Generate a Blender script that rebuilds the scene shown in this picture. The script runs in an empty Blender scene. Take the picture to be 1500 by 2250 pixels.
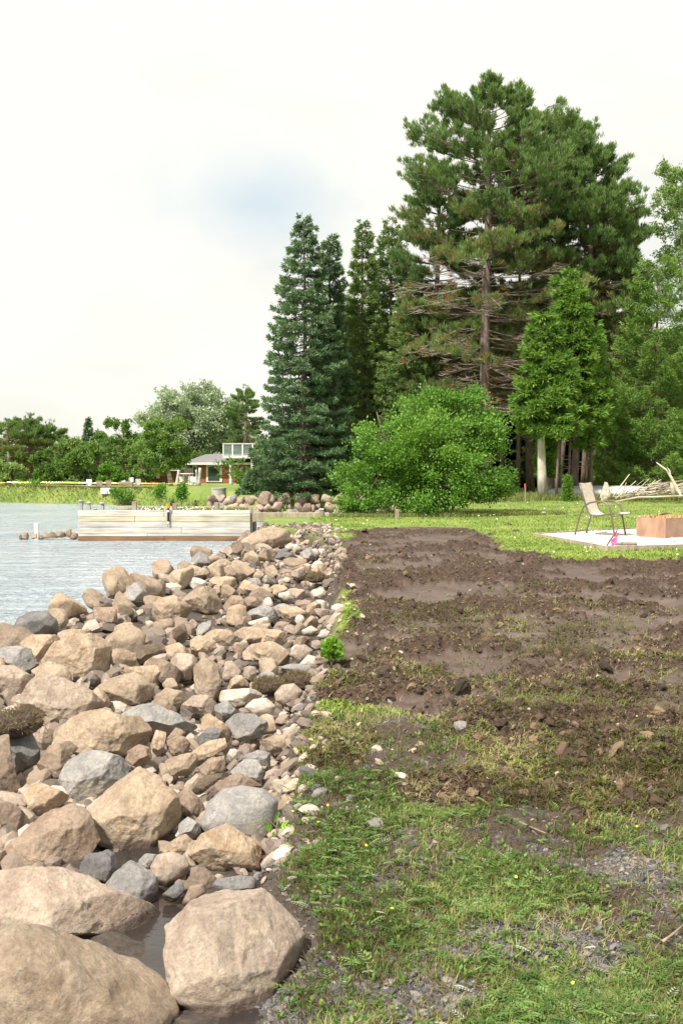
import bpy, bmesh, math, random
import numpy as np
from mathutils import Vector
R = math.radians
rng = np.random.default_rng(7); random.seed(7)
scene = bpy.context.scene
COL = scene.collection

# ------------------------------------------------------------------ camera, sky, sun, exposure
F = 2421.0; H = 2.35; HZ = 1005.0                # focal length in photo pixels, eye height over the water, horizon row
PITCH = math.atan((1125 - HZ) / F)
cam = bpy.data.cameras.new('camera'); cam.sensor_fit = 'VERTICAL'; cam.sensor_height = 36; cam.lens = 36 * F / 2250
cam.clip_end = 3000
co = bpy.data.objects.new('camera', cam); COL.objects.link(co)
co.location = (0, 0, H); co.rotation_euler = (math.pi / 2 - PITCH, 0, 0)
scene.camera = co
SUN_EL, SUN_AZ = R(52), R(218)                    # azimuth clockwise from +Y: behind the camera, to the left
world = bpy.data.worlds.new('World'); scene.world = world; world.use_nodes = True
wn, wl = world.node_tree.nodes, world.node_tree.links
wn.clear()
sky = wn.new('ShaderNodeTexSky'); sky.sky_type = 'NISHITA'; sky.sun_disc = False
sky.sun_elevation = SUN_EL; sky.sun_rotation = SUN_AZ
tc = wn.new('ShaderNodeTexCoord'); mp = wn.new('ShaderNodeMapping'); mp.inputs['Scale'].default_value = (1.5, 1.5, 3.5)
mp.inputs['Location'].default_value = (0.55, 0.2, 0.35)
nz = wn.new('ShaderNodeTexNoise'); nz.inputs['Scale'].default_value = 1.5; nz.inputs['Detail'].default_value = 5
cr = wn.new('ShaderNodeValToRGB'); cr.color_ramp.elements[0].position = .30; cr.color_ramp.elements[1].position = .50
cr.color_ramp.elements[0].color = (.7, .7, .7, 1)
mx = wn.new('ShaderNodeMixRGB'); mx.inputs[2].default_value = (11.6, 11.4, 10.6, 1)
bg = wn.new('ShaderNodeBackground'); bg.inputs['Strength'].default_value = 0.064
wo = wn.new('ShaderNodeOutputWorld')
wl.new(tc.outputs['Generated'], mp.inputs[0]); wl.new(mp.outputs[0], nz.inputs['Vector']); wl.new(nz.outputs[0], cr.inputs[0])
pd = ray_dir = Vector(((540 - 750) / 2421, 1, (1005 - 460) / 2421)).normalized()
vs = wn.new('ShaderNodeVectorMath'); vs.operation = 'MULTIPLY'; vs.inputs[1].default_value = (1, 1, 1.7)
vd = wn.new('ShaderNodeVectorMath'); vd.operation = 'DISTANCE'; vd.inputs[1].default_value = (pd.x, pd.y, pd.z * 1.7)
n2_ = wn.new('ShaderNodeTexNoise'); n2_.inputs['Scale'].default_value = 9; n2_.inputs['Detail'].default_value = 6; wl.new(tc.outputs['Generated'], n2_.inputs['Vector'])
ad = wn.new('ShaderNodeMath'); ad.operation = 'MULTIPLY_ADD'; ad.inputs[1].default_value = .16
wl.new(tc.outputs['Generated'], vs.inputs[0]); wl.new(vs.outputs[0], vd.inputs[0]); wl.new(n2_.outputs[0], ad.inputs[0]); wl.new(vd.outputs['Value'], ad.inputs[2])
pr = wn.new('ShaderNodeValToRGB'); pr.color_ramp.elements[0].position = .085; pr.color_ramp.elements[0].color = (0, 0, 0, 1); pr.color_ramp.elements[1].position = .20
wl.new(ad.outputs[0], pr.inputs[0]); mu = wn.new('ShaderNodeMixRGB'); mu.blend_type = 'MULTIPLY'; mu.inputs[0].default_value = 1
mu.blend_type = 'MIX'; mu.inputs[1].default_value = (8.0, 9.2, 9.9, 1); mu.inputs[2].default_value = (12.0, 11.8, 10.8, 1)
wl.new(pr.outputs[0], mu.inputs[0]); wl.new(mu.outputs[0], mx.inputs[2]); wl.new(cr.outputs[0], mx.inputs[0]); wl.new(sky.outputs[0], mx.inputs[1]); wl.new(mx.outputs[0], bg.inputs[0]); wl.new(bg.outputs[0], wo.inputs[0])
sl = bpy.data.lights.new('sun', 'SUN'); sl.energy = 5.0; sl.angle = R(2); sl.color = (1, .95, .86)
so = bpy.data.objects.new('sun', sl); COL.objects.link(so)
sd = Vector((math.sin(SUN_AZ) * math.cos(SUN_EL), math.cos(SUN_AZ) * math.cos(SUN_EL), math.sin(SUN_EL)))
so.rotation_euler = (-sd).to_track_quat('-Z', 'Y').to_euler(); so.location = (0, 0, 40)
scene.view_settings.view_transform = 'Standard'; scene.view_settings.look = 'None'
scene.view_settings.exposure = 0.5; scene.view_settings.gamma = 1

# ------------------------------------------------------------------ numeric helpers
def ray(px, py):
    a = (px - 750) / F; b = (1125 - py) / F
    return np.array([a, math.cos(PITCH) + b * math.sin(PITCH), -math.sin(PITCH) + b * math.cos(PITCH)])
def at(px, py, D):
    r = ray(px, py); return np.array([0, 0, H]) + r * (D / r[1])
def hsh(i, j, k, s):
    n = (i * 374761393 + j * 668265263 + k * 1274126177 + s * 974711) & 0xffffffff
    n = ((n ^ (n >> 13)) * 1274126177) & 0xffffffff
    n = (n ^ (n >> 16)) & 0xffff
    return n / 65535.0
def vnoise(x, y, z=0.0, s=0):
    x = np.asarray(x, float); y = np.asarray(y, float); z = np.asarray(z, float) + 0 * x
    i, j, k = [np.floor(v).astype(np.int64) for v in (x, y, z)]
    u, v, w = x - i, y - j, z - k
    u, v, w = [t * t * (3 - 2 * t) for t in (u, v, w)]
    o = 0
    for a in (0, 1):
        for b in (0, 1):
            for c in (0, 1):
                o = o + hsh(i + a, j + b, k + c, s) * (u if a else 1 - u) * (v if b else 1 - v) * (w if c else 1 - w)
    return o * 2 - 1
def fbm(x, y, z=0.0, o=4, s=0):
    t = 0; a = .5
    for q in range(o):
        t = t + a * vnoise(x * 2 ** q, y * 2 ** q, np.asarray(z) * 2 ** q, s + q * 17); a *= .5
    return t
def ss(e0, e1, x):
    t = np.clip((x - e0) / (e1 - e0), 0, 1); return t * t * (3 - 2 * t)
def sdf(poly, x, y):                              # signed distance in plan, positive inside
    x = np.asarray(x, float); y = np.asarray(y, float)
    d = np.full(x.shape, 1e9); ins = np.zeros(x.shape, bool); n = len(poly)
    for q in range(n):
        ax, ay = poly[q]; bx, by = poly[(q + 1) % n]
        ex, ey = bx - ax, by - ay
        t = np.clip(((x - ax) * ex + (y - ay) * ey) / (ex * ex + ey * ey + 1e-12), 0, 1)
        d = np.minimum(d, np.hypot(x - ax - t * ex, y - ay - t * ey))
        if ay != by:
            c = ((ay > y) != (by > y)) & (x < (bx - ax) * (y - ay) / (by - ay) + ax); ins ^= c
    return np.where(ins, d, -d)

# ------------------------------------------------------------------ terrain
SHORE = [(-1.3, -60), (-0.9, 2), (-0.62, 4), (-0.62, 5.6), (-1.1, 7.2), (-2.6, 9), (-3.3, 11), (-3.0, 15), (-2.7, 20), (-2.35, 23.5),
         (-2.5, 27), (-2.7, 29.4), (0.9, 29.8), (1.9, 31.5), (2.5, 40), (2.1, 42.2), (-4.5, 43), (-5.4, 48), (-9, 53), (-19, 57.5),
         (-60, 62), (-400, 70), (-400, 900), (500, 900), (500, -60)]
LY = [-60, 0, 4, 6, 9, 12, 18, 26, 40, 60, 70, 90, 300]; LZ = [.3, .1, .11, .2, .42, .58, .70, .80, .86, .84, .55, .2, .3]
XL = ([3, 6, 9, 12, 15, 18, 21, 24], [-2.8, -3.15, -3.5, -3.65, -3.4, -3.05, -2.6, -2.15])
XR = ([3, 4.4, 5, 5.8, 7, 8.3, 10, 12, 15, 19, 22, 24], [-.4, -.34, -.1, -.36, -.32, -.3, -.2, -.06, -.04, -.1, -.3, -.8])
def xl(y): return np.interp(y, *XL)
def xr(y): return np.interp(y, *XR)
def zrest(x, y):                                  # the surface rocks of the bank rest on
    c = np.interp(y, [3, 6, 8, 10, 14, 20, 24], [.02, .06, .2, .36, .5, .58, .62])
    return c * ss(-.4, .35, x - xl(y)) * (.82 + .18 * ss(1.9, .3, x - xl(y))) - .1 * (1 - ss(-.5, .1, x - xl(y)))
PITS = []
def pits(x, y):
    t = 0
    for a, b, r in PITS: t = t + .3 * np.exp(-((x - a) ** 2 + ((y - b) * .8) ** 2) / r ** 2)
    return t
def zb(x, y):                                     # smooth ground
    x = np.asarray(x, float); y = np.asarray(y, float)
    s = ss(0, .7, sdf(SHORE, x, y))
    land = np.interp(y, LY, LZ) + .05 * fbm(x * .25, y * .2, 3, 2, 5) * ss(3, 8, y)
    land = land + .0009 * np.maximum(y - 60, 0) * 0
    bed = -.12 - 1.3 * ss(-2.9, -5, x) - .9 * ss(25, 29, y)
    z = bed * (1 - s) + land * s
    inb = ss(-.1, .25, xr(y) - x) * ss(25, 23.6, y) * ss(2, 4, y)
    return z * (1 - inb) + inb * np.where(y < 9, np.maximum(zrest(x, y) - .16, .02 + .06 * fbm(x * 3, y * 3, 0, 2, 4)) - pits(x, y), zrest(x, y) - .12)
def hit(px, py, f=zb, off=0):
    r = ray(px, py); t = np.linspace(2.5, 90, 3500)
    X, Y, Z = t * r[0], t * r[1], H + t * r[2]
    k = np.argmax(Z <= f(X, Y) + off)
    return X[k], Y[k], Z[k]
for a, b, r in [(385, 2160, .13), (415, 2080, .12), (350, 2020, .14), (380, 1990, .1), (300, 1885, .17), (505, 1655, .1), (95, 1800, .1)]:
    q = ray(a, b); PITS.append((q[0] * H / -q[2], q[1] * H / -q[2], r))
def hits(l): return [hit(*p)[:2] for p in l]
MUD = hits([(742, 1180), (800, 1163), (900, 1156), (1010, 1160), (1070, 1176), (1120, 1203), (1180, 1224), (1300, 1240), (1500, 1228)]) + \
      [(11, 17.5), (14, 9.5), (8, 6.3)] + hits([(1500, 1850), (1350, 1830), (1200, 1800), (1080, 1760), (1000, 1700), (910, 1615), (840, 1585), (770, 1620), (710, 1680), (640, 1700), (640, 1570)]) + \
      [(-.3, 10), (-.15, 12), (-.15, 15), (-.2, 19), (-.4, 22)]
PAD = hits([(1172, 1176), (1335, 1211)]) + [hit(1560, 1202)[:2]]
PAD.append((PAD[2][0] + 2.6, PAD[2][1] + 3.2)); PAD.append(hit(1400, 1160)[:2])
GR = hits([(520, 2300), (1080, 2300), (1060, 2230), (960, 2190), (800, 2130), (720, 2080), (640, 2180)])
GR2 = hits([(1150, 1870), (1250, 1840), (1420, 1840), (1520, 1900), (1520, 1990), (1350, 1960), (1250, 1930)])
GR3 = hits([(980, 2070), (1150, 2030), (1400, 2060), (1450, 2120), (1300, 2170), (1050, 2180), (980, 2140)])
# grass patches: (photo x, y, half width m, half depth m, amount)
GP = [(870, 1265, .5, .5, .4), (960, 1350, .9, .5, .6), (920, 1335, .5, .4, .5), (780, 1380, .2, .2, .8), (1100, 1375, .9, .5, .5), (1240, 1420, .6, .3, .6), (1300, 1380, .5, .6, .4),
      (760, 1440, .4, .2, .5), (900, 1480, .3, .3, .6), (1180, 1505, .4, .2, .6), (1330, 1520, .5, .25, .6), (1010, 1470, .4, .3, .4), (740, 1500, .25, .2, .9), (690, 1590, .25, .4, 1.2), (800, 1610, .3, .3, .8),
      (900, 1580, .3, .2, .6), (840, 1650, .6, .3, 1.3), (740, 1690, .4, .35, 1.3), (1000, 1660, .5, .2, .8), (1080, 1680, .4, .2, .9), (1220, 1620, .5, .25, .7), (1380, 1640, .5, .3, .8),
      (1300, 1700, .6, .2, 1), (1440, 1740, .4, .25, 1), (1140, 1560, .5, .25, .6), (960, 1560, .3, .15, .5), (1300, 1760, .6, .2, 1), (1050, 1240, .6, .4, .4), (1190, 1290, .7, .5, .5), (1400, 1330, .8, .5, .45),
      (820, 1230, .4, .6, .4), (1430, 1450, .5, .4, .5), (690, 1560, .2, .2, .6)]
GPW = [(hit(a, b)[:2], c, d, e) for a, b, c, d, e in GP]
def masks(x, y):
    n = fbm(x * 1.3, y * 1.3, 1, 4, 31)
    lo = ss(11, 8, y - .2 * x); md = sdf(MUD, x, y) + (.7 + .7 * lo) * n + (.12 + .2 * lo) * fbm(x * 5, y * 5, 0, 3, 3)
    mud = ss(-.12, .12, md)
    near = ss(9.5, 8.2, y - .25 * x)              # foreground: gravelly soil instead of lawn
    g = np.maximum(np.maximum(sdf(GR, x, y) + .12, sdf(GR2, x, y) - .1), sdf(GR3, x, y) - .12) + .5 * n + .35 * fbm(x * 5, y * 5, 0, 3, 14)
    grav = ss(-.12, .1, g)
    patch = 0
    for (cx, cy), a, b, e in GPW:
        patch = patch + e * np.exp(-((x - cx) / a) ** 2 - ((y - cy) / b) ** 2)
    patch = .85 * patch * (1 + 2.2 * fbm(x * 4, y * 4, 0, 3, 8))
    rock = ss(-.1, .1, xr(y) - x) * ss(25, 24, y)
    grass = np.where(mud > .5, np.clip(patch, 0, 1), 1 - .85 * grav)
    grass = grass * (1 - rock)
    # ribbed, scraped mud: smooth smeared slabs between crumbly ridges running across
    yy = y + .25 * np.sin(x * .7 + 1) + .35 * fbm(x * .35, y * .35, 0, 2, 12)
    rid = .75 * fbm(x * .9 + 9, yy * 1.15, 0, 3, 44) + .6 * fbm(x * 1.9, y * 2.6, 0, 4, 66) + .2 * fbm(x * 6, y * 9, 0, 3, 67)
    crumb = ss(.02, .2, rid + .1 * ss(2.0, 0.2, x) + .12 * ss(11, 8, y))
    crumb = np.clip(crumb + .8 * np.clip(patch, 0, 1) + .9 * np.exp(-(md / .3) ** 2), 0, 1)
    return mud, near, grav, grass, rock, crumb, rid
def zfine(x, y, m=None):
    mud, near, grav, grass, rock, crumb, rid = m or masks(x, y)
    z = zb(x, y)
    far = ss(26, 22, y)
    cl = fbm(x * 5, y * 5, 0, 3, 71); c2 = fbm(x * 17, y * 17, 0, 3, 72)
    z = z + far * mud * (.13 * rid + crumb * (.11 * np.maximum(cl, -.1) + .08 * c2 + .02) + (1 - crumb) * .012 * c2 - .05)
    z = z + (1 - mud) * far * (1 - rock) * (.085 * fbm(x * 2.2, y * 2.2, 0, 3, 75) * ss(13, 8, y) + .015 * c2)
    ins = ss(.05, .15, sdf(PAD, x, y)); z = z - .02 * ins
    return z

# ------------------------------------------------------------------ materials
def mat(name, base=(.5, .5, .5), rough=.85, **k):
    m = bpy.data.materials.new(name); m.use_nodes = True
    p = m.node_tree.nodes['Principled BSDF']
    p.inputs['Base Color'].default_value = (*base, 1); p.inputs['Roughness'].default_value = rough
    for a, b in k.items(): p.inputs[a].default_value = b
    return m
class NT:
    def __init__(s, m):
        s.m = m; s.t = m.node_tree; s.p = s.t.nodes['Principled BSDF']; s.tc = s.t.nodes.new('ShaderNodeTexCoord')
    def n(s, typ, **k):
        o = s.t.nodes.new('ShaderNode' + typ)
        for a, b in k.items(): setattr(o, a, b)
        return o
    def link(s, a, b): s.t.links.new(a, b)
    def noise(s, scale, detail=4, rough=.55, coord='Object', stretch=None, dist=0):
        o = s.n('TexNoise'); o.inputs['Scale'].default_value = scale; o.inputs['Detail'].default_value = detail
        o.inputs['Roughness'].default_value = rough; o.inputs['Distortion'].default_value = dist
        c = s.tc.outputs[coord]
        if stretch:
            q = s.n('Mapping'); q.inputs['Scale'].default_value = stretch; s.link(c, q.inputs[0]); c = q.outputs[0]
        s.link(c, o.inputs['Vector']); return o.outputs[0]
    def ramp(s, fac, stops):
        o = s.n('ValToRGB'); e = o.color_ramp.elements
        while len(e) < len(stops): e.new(.5)
        for q, (pos, c) in zip(e, stops):
            q.position = pos; q.color = (*c, 1) if isinstance(c, tuple) else (c, c, c, 1)
        s.link(fac, o.inputs[0]); return o.outputs[0]
    def mix(s, fac, a, b, mode='MIX'):
        o = s.n('MixRGB', blend_type=mode)
        for q, v in ((0, fac), (1, a), (2, b)):
            if isinstance(v, (int, float)): o.inputs[q].default_value = v if q == 0 else (v, v, v, 1)
            elif isinstance(v, tuple): o.inputs[q].default_value = (*v, 1)
            else: s.link(v, o.inputs[q])
        return o.outputs[0]
    def math(s, op, a, b=0.0):
        o = s.n('Math', operation=op)
        for q, v in ((0, a), (1, b)):
            if isinstance(v, (int, float)): o.inputs[q].default_value = v
            else: s.link(v, o.inputs[q])
        return o.outputs[0]
    def attr(s, name, out='Fac'):
        o = s.n('Attribute'); o.attribute_name = name; return o.outputs[out]
    def bump(s, h, strength=.5, dist=.02, prev=None):
        o = s.n('Bump'); o.inputs['Strength'].default_value = strength; o.inputs['Distance'].default_value = dist
        s.link(h, o.inputs['Height'])
        if prev: s.link(prev, o.inputs['Normal'])
        s.link(o.outputs[0], s.p.inputs['Normal']); return o.outputs[0]
    def color(s, c): s.link(c, s.p.inputs['Base Color'])
def ln(*c): return tuple(((v / 255) / 12.92 if v / 255 < .04045 else ((v / 255 + .055) / 1.055) ** 2.4) for v in c)

def rock_mat(name, c1, c2, c3, speck=.5, cloud=2.5):
    m = mat(name, c1, .9); t = NT(m)
    oi = t.n('ObjectInfo')
    a = t.noise(cloud, 5, .6, dist=.6); c = t.ramp(a, [(.36, c1), (.52, c2), (.66, c3)])
    f = t.noise(45, 4, .7); c = t.mix(speck, c, t.ramp(f, [(.3, .40), (.5, .95), (.7, 1.45)]), 'MULTIPLY'); c = t.mix(.75, c, t.ramp(t.noise(1.1, 3, .6, dist=1), [(.3, (.62, .60, .60)), (.5, (1, 1, 1)), (.7, (1.18, 1.12, 1.0))]), 'MULTIPLY')
    g = t.noise(11, 6, .7, dist=1.2); c = t.mix(t.ramp(g, [(.60, 0.0), (.70, .5)]), c, tuple(min(.62, v * 1.7 + .06) for v in c2))
    d = t.noise(6.5, 7, .75, dist=2); c = t.mix(t.ramp(d, [(.32, .65), (.42, 0.0)]), c, tuple(v * .42 for v in c2))
    c = t.mix(1, c, t.ramp(oi.outputs['Random'], [(0, (.82, .8, .8)), (.5, (1, .98, .96)), (1, (1.12, 1.08, 1.05))]), 'MULTIPLY')
    geo = t.n('NewGeometry'); sx = t.n('SeparateXYZ'); t.link(geo.outputs['Position'], sx.inputs[0])
    wz = t.math('ADD', sx.outputs[2], t.math('MULTIPLY', t.noise(3), .05))
    wet = t.ramp(wz, [(.065, 1.0), (.085, 0.0)])
    c = t.mix(t.math('MULTIPLY', wet, .8), c, (.075, .045, .035)); t.color(c)
    t.link(t.ramp(wet, [(0, .92), (1, .3)]), t.p.inputs['Roughness'])
    vo = t.n('TexVoronoi'); vo.feature = 'DISTANCE_TO_EDGE'; vo.inputs['Scale'].default_value = 1.9
    nv = t.n('MixRGB'); nv.inputs[0].default_value = .3; tn = t.n('TexNoise'); tn.inputs['Scale'].default_value = 3; tn.inputs['Detail'].default_value = 5; t.link(t.tc.outputs['Object'], tn.inputs['Vector'])
    t.link(t.tc.outputs['Object'], nv.inputs[1]); t.link(tn.outputs['Color'], nv.inputs[2]); t.link(nv.outputs[0], vo.inputs['Vector'])
    crk = t.ramp(vo.outputs[0], [(0, 0.0), (.009, 1.0)]); gate = t.ramp(t.noise(2.1, 2), [(.56, 0.0), (.66, 1.0)]); crk = t.math('MAXIMUM', crk, t.math('SUBTRACT', 1.0, gate))
    c = t.mix(t.math('MULTIPLY', t.math('SUBTRACT', 1.0, crk), .5), c, tuple(v * .35 for v in c1)); t.color(c)
    b = t.bump(t.noise(5, 10, .72, dist=.2), .7, .07); b = t.bump(t.noise(60, 5, .75), .6, .007, b); b = t.bump(crk, .35, .01, b)
    return m
RM = dict(t=rock_mat('tan_stone', (.33, .245, .17), (.44, .345, .25), (.37, .31, .245)),
          b=rock_mat('brown_stone', (.23, .165, .12), (.32, .245, .185), (.27, .22, .18)),
          p=rock_mat('pink_stone', (.33, .25, .20), (.43, .35, .28), (.38, .32, .26)),
          g=rock_mat('grey_stone', (.25, .245, .24), (.34, .325, .31), (.38, .34, .28)),
          d=rock_mat('dark_stone', (.12, .12, .125), (.19, .185, .18), (.26, .235, .205)),
          w=rock_mat('white_stone', (.46, .42, .36), (.56, .51, .44), (.42, .35, .28), .35, 4),
          o=rock_mat('ochre_stone', (.34, .225, .13), (.44, .34, .245), (.30, .25, .20)),
          e=rock_mat('earthy_stone', (.12, .08, .055), (.20, .15, .11), (.30, .23, .17)))

def leaf_mat(name, c1, c2, c3=None, trans=.35, rough=.6):
    m = bpy.data.materials.new(name); m.use_nodes = True; t = NT(m)
    c3 = c3 or c2
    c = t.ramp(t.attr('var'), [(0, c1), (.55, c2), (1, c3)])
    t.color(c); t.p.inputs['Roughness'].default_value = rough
    t.p.inputs['Specular IOR Level'].default_value = .25
    tr = t.n('BsdfTranslucent'); t.link(t.mix(1, c, (1.3, 1.35, .7), 'MULTIPLY'), tr.inputs[0])
    ms = t.n('MixShader'); ms.inputs[0].default_value = trans
    t.link(t.p.outputs[0], ms.inputs[1]); t.link(tr.outputs[0], ms.inputs[2])
    t.link(ms.outputs[0], t.t.nodes['Material Output'].inputs[0]); return m
def wood_mat(name, c1, c2, scale=6, stretch=(1, 1, 1), rough=.85, bump=.3):
    m = mat(name, c1, rough); t = NT(m)
    a = t.noise(scale, 6, .65, stretch=stretch, dist=.4); c = t.ramp(a, [(.35, c1), (.62, c2)])
    oi_ = t.n('ObjectInfo'); c = t.mix(1, c, t.ramp(oi_.outputs['Random'], [(0, (.80, .80, .82)), (1, (1.12, 1.1, 1.04))]), 'MULTIPLY'); k = t.noise(scale * .35, 3, .5); c = t.mix(.5, c, t.ramp(k, [(.35, .6), (.65, 1.15)]), 'MULTIPLY')
    t.color(c); t.bump(a, bump, .02); return m

M = {}
M['bark'] = wood_mat('pine_bark', (.16, .115, .095), (.30, .235, .20), 9, (1, 1, .25), .95, .9)
M['bark_dark'] = wood_mat('dark_bark', (.10, .07, .055), (.22, .16, .13), 9, (1, 1, .25), .95, .9)
M['bark_pale'] = wood_mat('pale_bark', (.38, .34, .29), (.60, .55, .48), 7, (1, 1, .35), .9, .7)
M['twig'] = wood_mat('grey_twig', (.22, .17, .14), (.38, .31, .26), 6)
M['birch'] = wood_mat('birch_bark', (.28, .26, .23), (.72, .70, .65), 5, (.6, .6, 3), .8, .3)
M['drift'] = wood_mat('driftwood', (.42, .35, .27), (.70, .62, .52), 5, (.3, .3, 1), .85, .4)
M['drift_d'] = wood_mat('brown_driftwood', (.20, .15, .11), (.42, .33, .25), 5, (.3, .3, 1), .85, .4)
M['plank'] = wood_mat('bleached_plank', (.36, .33, .28), (.72, .70, .65), 3, (.35, 3, 12), .85, .25)
M['plank_y'] = wood_mat('yellowed_plank', (.30, .27, .18), (.58, .54, .42), 3, (.3, 3, 9), .85, .25)
M['plank_wet'] = wood_mat('wet_plank', (.17, .08, .03), (.33, .19, .09), 4, (.3, 3, 9), .6, .25)
M['post'] = wood_mat('weathered_post', (.24, .20, .15), (.42, .36, .27), 6, (2, 2, .3), .9, .4)
M['post_g'] = wood_mat('grey_post', (.30, .31, .30), (.48, .49, .47), 6, (2, 2, .3), .9, .3)
M['white'] = wood_mat('white_paint', (.72, .72, .70), (.82, .82, .80), 3, bump=.05, rough=.5)
M['siding'] = wood_mat('red_brown_siding', (.30, .085, .04), (.42, .14, .07), 3, (.4, .4, 8), .7, .2)
M['logs'] = wood_mat('brown_log_siding', (.16, .065, .04), (.28, .12, .075), 3, (.3, .3, 9), .75, .3)
M['roof'] = wood_mat('grey_shingle', (.13, .125, .13), (.22, .21, .22), 12, (1, 1, 1), .9, .4)
M['glass'] = mat('window_glass', (.03, .045, .05), .05, **{'Specular IOR Level': .8})
M['rail_glass'] = mat('rail_glass', (.35, .45, .47), .05, **{'Transmission Weight': .6, 'Alpha': .55})
M['concrete'] = wood_mat('concrete', (.34, .31, .26), (.48, .45, .39), 5, bump=.3)
M['frame'] = mat('bronze_frame', (.16, .125, .095), .35, Metallic=.3)
M['sling'] = wood_mat('beige_sling', (.60, .53, .43), (.68, .61, .51), 60, bump=.15, rough=.8)
M['rust'] = wood_mat('rusty_steel', (.33, .19, .125), (.46, .29, .20), 4, (1, 1, .5), bump=.12, rough=.6)
M['alu'] = wood_mat('grey_boat_skin', (.42, .45, .46), (.60, .62, .62), 2, bump=.05, rough=.45)
M['orange'] = mat('orange_plastic', (.75, .24, .03), .6)
M['black'] = mat('black_plastic', (.015, .015, .017), .4)
M['teal'] = mat('teal_paint', (.03, .22, .28), .4)
M['pink'] = mat('pink_ribbon', (.85, .12, .38), .6)
M['red'] = mat('red_paint', (.70, .07, .06), .6)
M['soil'] = wood_mat('dark_soil', (.05, .033, .026), (.11, .075, .055), 30, bump=.8)
M['straw'] = mat('dry_straw', (.62, .38, .20), .9)

# ------------------------------------------------------------------ mesh helpers
def tag(o, label=None, cat=None, group=None, kind=None):
    if label: o['label'] = label
    if cat: o['category'] = cat
    if group: o['group'] = group
    if kind: o['kind'] = kind
    return o
def empty(name, loc=(0, 0, 0)):
    o = bpy.data.objects.new(name, None); COL.objects.link(o); o.location = tuple(map(float, loc)); return o
def mk(name, V, faces, m, parent=None, smooth=False, var=None, origin=None, mask=None):
    """faces: list of int arrays (n,3) / (n,4)"""
    V = np.asarray(V, dtype=np.float32)
    me = bpy.data.meshes.new(name)
    faces = [np.asarray(f, dtype=np.int32) for f in faces if len(f)]
    me.vertices.add(len(V))
    o0 = np.zeros(3, np.float32)
    if origin is not None: o0 = np.array(origin, dtype=np.float32)
    elif parent is not None: o0 = np.array(parent.location, dtype=np.float32)
    me.vertices.foreach_set('co', (V - o0).ravel())
    li = np.concatenate([f.ravel() for f in faces]); tot = np.concatenate([np.full(len(f), f.shape[1], np.int32) for f in faces])
    me.loops.add(len(li)); me.loops.foreach_set('vertex_index', li)
    me.polygons.add(len(tot)); me.polygons.foreach_set('loop_start', np.concatenate([[0], np.cumsum(tot)[:-1]]).astype(np.int32))
    me.polygons.foreach_set('loop_total', tot)
    me.polygons.foreach_set('use_smooth', np.full(len(tot), smooth))
    if var is not None:
        a = me.attributes.new('var', 'FLOAT', 'POINT'); a.data.foreach_set('value', np.asarray(var, np.float32))
    if mask is not None:
        for k, v in mask.items():
            a = me.attributes.new(k, 'FLOAT', 'POINT'); a.data.foreach_set('value', np.asarray(v, np.float32).ravel())
    me.update(calc_edges=True); me.validate()
    me.materials.append(m)
    o = bpy.data.objects.new(name, me); COL.objects.link(o)
    if parent is not None: o.parent = parent
    else: o.location = tuple(map(float, o0))
    return o
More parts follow.
